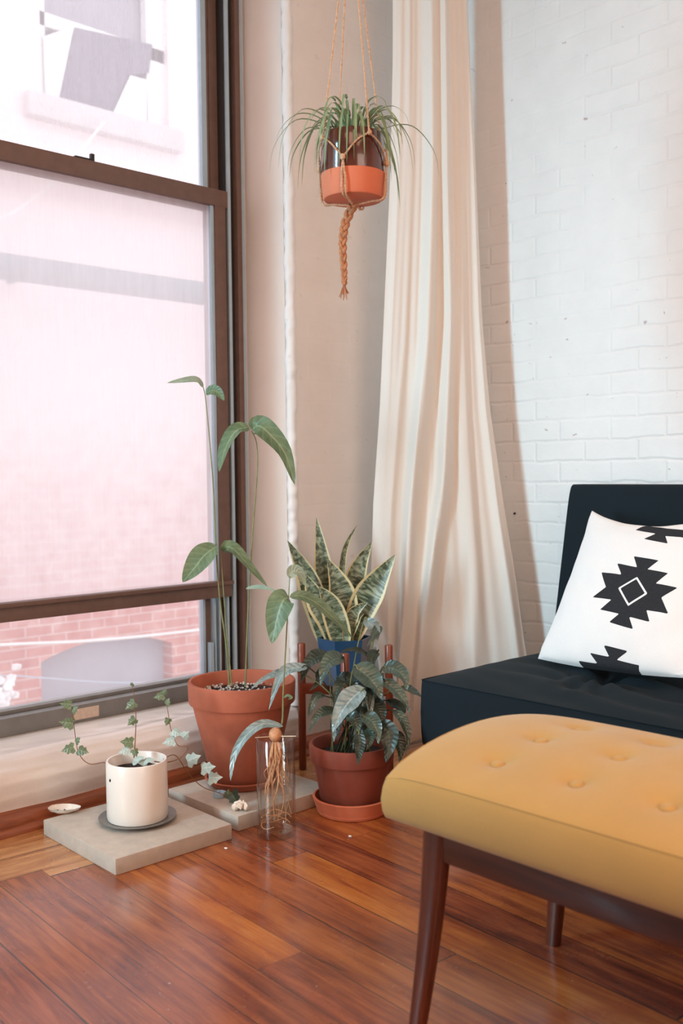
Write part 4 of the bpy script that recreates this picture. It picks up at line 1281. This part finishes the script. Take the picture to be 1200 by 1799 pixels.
# macrame hanger
hang = thing('macrame_hanger', (hc.x, hc.y, 3.3), 'knotted jute macrame hanger carrying the hanging pot, braided tail below', 'plant hanger')
kn = DD(617, -165, DH); kn.x, kn.y = hc.x, hc.y
azs = [R(0), R(90), R(180), R(270)]
base_az = math.atan2(rt0.y, rt0.x) + R(28)
def rim(az, r, z): return V((hc.x + r * math.cos(az), hc.y + r * math.sin(az), z))
rp = .0035
cordr = .0026
def rope(mb, pts, r=cordr, per=6, tw=2):
    """two plied strands"""
    P_ = spline([V(p) for p in pts], per * 4)
    L = 0; acc = [0]
    for a, b in zip(P_[:-1], P_[1:]): L += (b - a).length; acc.append(L)
    for s_ in range(2):
        q = []
        for i, p in enumerate(P_):
            tg = (P_[min(i + 1, len(P_) - 1)] - P_[max(0, i - 1)]).normalized()
            n1 = tg.orthogonal().normalized(); n2 = tg.cross(n1)
            ph = acc[i] * 420 / (r / .0026) + s_ * math.pi
            q.append(p + (n1 * math.cos(ph) + n2 * math.sin(ph)) * r * .45)
        mb.tube(q, r * .62, 5, False)
knz = zb_ + hh * .52
for i in range(4):
    az = base_az + i * math.pi / 2
    m = MB()
    rope(m, [kn, rim(az, .068, zt_ + .10), rim(az, .0815, zt_ + .003), rim(az, .0835, zt_ - .012)], cordr, 14)
    m.blob(rim(az, .085, zt_ - .016), (.006, .006, .007), 2, .2)
    for sg in (-1, 1):
        az2 = az + sg * math.pi / 4
        rope(m, [rim(az, .0835, zt_ - .016), rim(az + sg * .4, .0855, (zt_ + knz) / 2), rim(az2, .0860, knz)], cordr, 6)
    az2 = az + math.pi / 4
    m.blob(rim(az2, .0875, knz), (.007, .007, .008), 2, .2)
    for dz in (-.05, .05):
        rope(m, [rim(az2, .0865, knz), rim(az2 + dz, .0845, zb_ + hh * .25), rim(az2 + dz, .079, zb_ - .001), rim(az2, .045, zb_ - .006), rim(az2, .004, zb_ - .012)], cordr, 6)
    ob('cord', m, M['jute'], hang)
m = MB()
rope(m, [kn, kn + V((0, 0, .1)), V((hc.x, hc.y, 3.30))], .0035, 10)
m.blob(kn, (.010, .010, .014), 2, .2)
ob('top_cord', m, M['jute'], hang)
ob('ceiling_hook', MB().tube([V((hc.x, hc.y, 3.349)), V((hc.x, hc.y, 3.325)), V((hc.x + .015, hc.y, 3.31)), V((hc.x, hc.y, 3.295)), V((hc.x - .012, hc.y, 3.305))], .003, 8), M['black'], hang)
m = MB()
tp0 = V((hc.x, hc.y, zb_ - .010)); 
tl = [DD(617, 362, DH), DD(606, 395, DH), DD(602, 430, DH), DD(604, 470, DH), DD(605, 498, DH)]
tl[0] = tp0
Pt = spline(tl, 16)
for s_ in range(3):
    q = []
    for i, p in enumerate(Pt):
        t = i / (len(Pt) - 1); ph = t * 2 * math.pi * 3.6 + s_ * 2.0944
        amp = .0085 * (1 - .55 * t)
        q.append(p + rt0 * (math.sin(ph) * amp) + V((-rt0.y, rt0.x, 0)) * (math.sin(2 * ph) * amp * .55))
    m.tube(q, lambda t: .0062 - .0022 * t, 7, False)
e = Pt[-1]
m.blob(e, (.006, .006, .008), 2, .2)
for i in range(10):
    dx, dy = random.uniform(-.012, .014), random.uniform(-.01, .01)
    m.tube([e, e + V((dx * .5, dy * .5, -.015)), e + V((dx, dy, -random.uniform(.024, .042)))], .0012, 5)
ob('braided_tail', m, M['jute_dark'], hang)

# ------------------------------------------------------------------ small marks of the room
nl = GY(905, 902, YB)
tag(ob('nail', MB().lathe((0, 0, 0), [(.004, 0), (.0045, .004), (.003, .007), (.0015, .009)], 12), M['black']), 'small dark nail in the white brick wall beside the curtain', 'nail')
bpy.data.objects['nail'].matrix_world = Matrix.Translation(nl) @ Matrix.Rotation(R(90), 4, 'X')
for (px, py), lb_ in (((615, 1469), 'tiny white crumb on the floor in front of orange saucer'), ((397, 1490), 'tiny white crumb on the floor in front of concrete slab')):
    g = GZ(px, py, .0015)
    tag(ob('crumb', MB().blob(g, (.006, .004, .0018), 2, .3), M['wax']), lb_, 'crumb')

# ------------------------------------------------------------------ light
w = bpy.data.worlds.new('overcast_sky'); sc.world = w
w.use_nodes = True
nt = w.node_tree
bg = nt.nodes['Background']
bg.inputs[0].default_value = (.95, .965, 1.0, 1)
bg.inputs[1].default_value = 1.62
def area(name, loc, target, sx, sy, power, col, portal=False, spread=180):
    l = bpy.data.lights.new(name, 'AREA')
    l.shape = 'RECTANGLE'; l.size = sx; l.size_y = sy; l.energy = power; l.color = col
    o = bpy.data.objects.new(name, l); COL.objects.link(o)
    o.location = loc
    d = V(target) - V(loc)
    o.rotation_euler = d.to_track_quat('-Z', 'Y').to_euler()
    l.spread = R(spread)
    if portal: l.cycles.is_portal = True
    return o
area('ceiling_fill', (-.3, .7, 3.25), (-.8, 1.3, 0), 2.4, 2.6, 76, (1, .60, .39))  # warm fill added overhead, no fitting modelled
area('side_fill', (1.35, 1.0, 1.45), (-2.6, 1.9, .35), 1.6, 1.8, 35, (1, .80, .67))  # fill added from the right to lift pier, curtain and ledge
area('low_corner_fill', (-2.15, -.9, .95), (-2.35, 2.4, .45), .5, 1.0, 4.0, (.98, .94, .90), spread=64)  # fill added to brighten the low corner by the curtain
area('neighbouring_window_light', (-2.37, -.7, 1.75), (-1.75, 3.0, 1.3), .20, 2.2, 22.5, (.36, .79, 1.0), spread=92)
sl = bpy.data.lights.new('alley_sky_light', 'SUN')
sl.energy = 1.5; sl.angle = R(38); sl.color = (.90, .96, 1.0)
so_ = bpy.data.objects.new('alley_sky_light', sl); COL.objects.link(so_)
so_.location = (-5, 1, 6)
so_.rotation_euler = V((.50, .12, -1.0)).to_track_quat('-Z', 'Y').to_euler()
area('sky_portal', (XF - .14, (Y0 + Y1) / 2, 1.6), (0, (Y0 + Y1) / 2, 1.6), 1.3, 2.9, 1, (1, 1, 1), True)

sc.view_settings.view_transform = 'Standard'
sc.view_settings.look = 'None'
sc.view_settings.exposure = 0
sc.cycles.max_bounces = 9
sc.cycles.use_adaptive_sampling = True
sc.cycles.adaptive_threshold = .025
sc.cycles.diffuse_bounces = 4
sc.cycles.transparent_max_bounces = 24
sc.cycles.use_denoising = True
sc.cycles.sample_clamp_indirect = 6
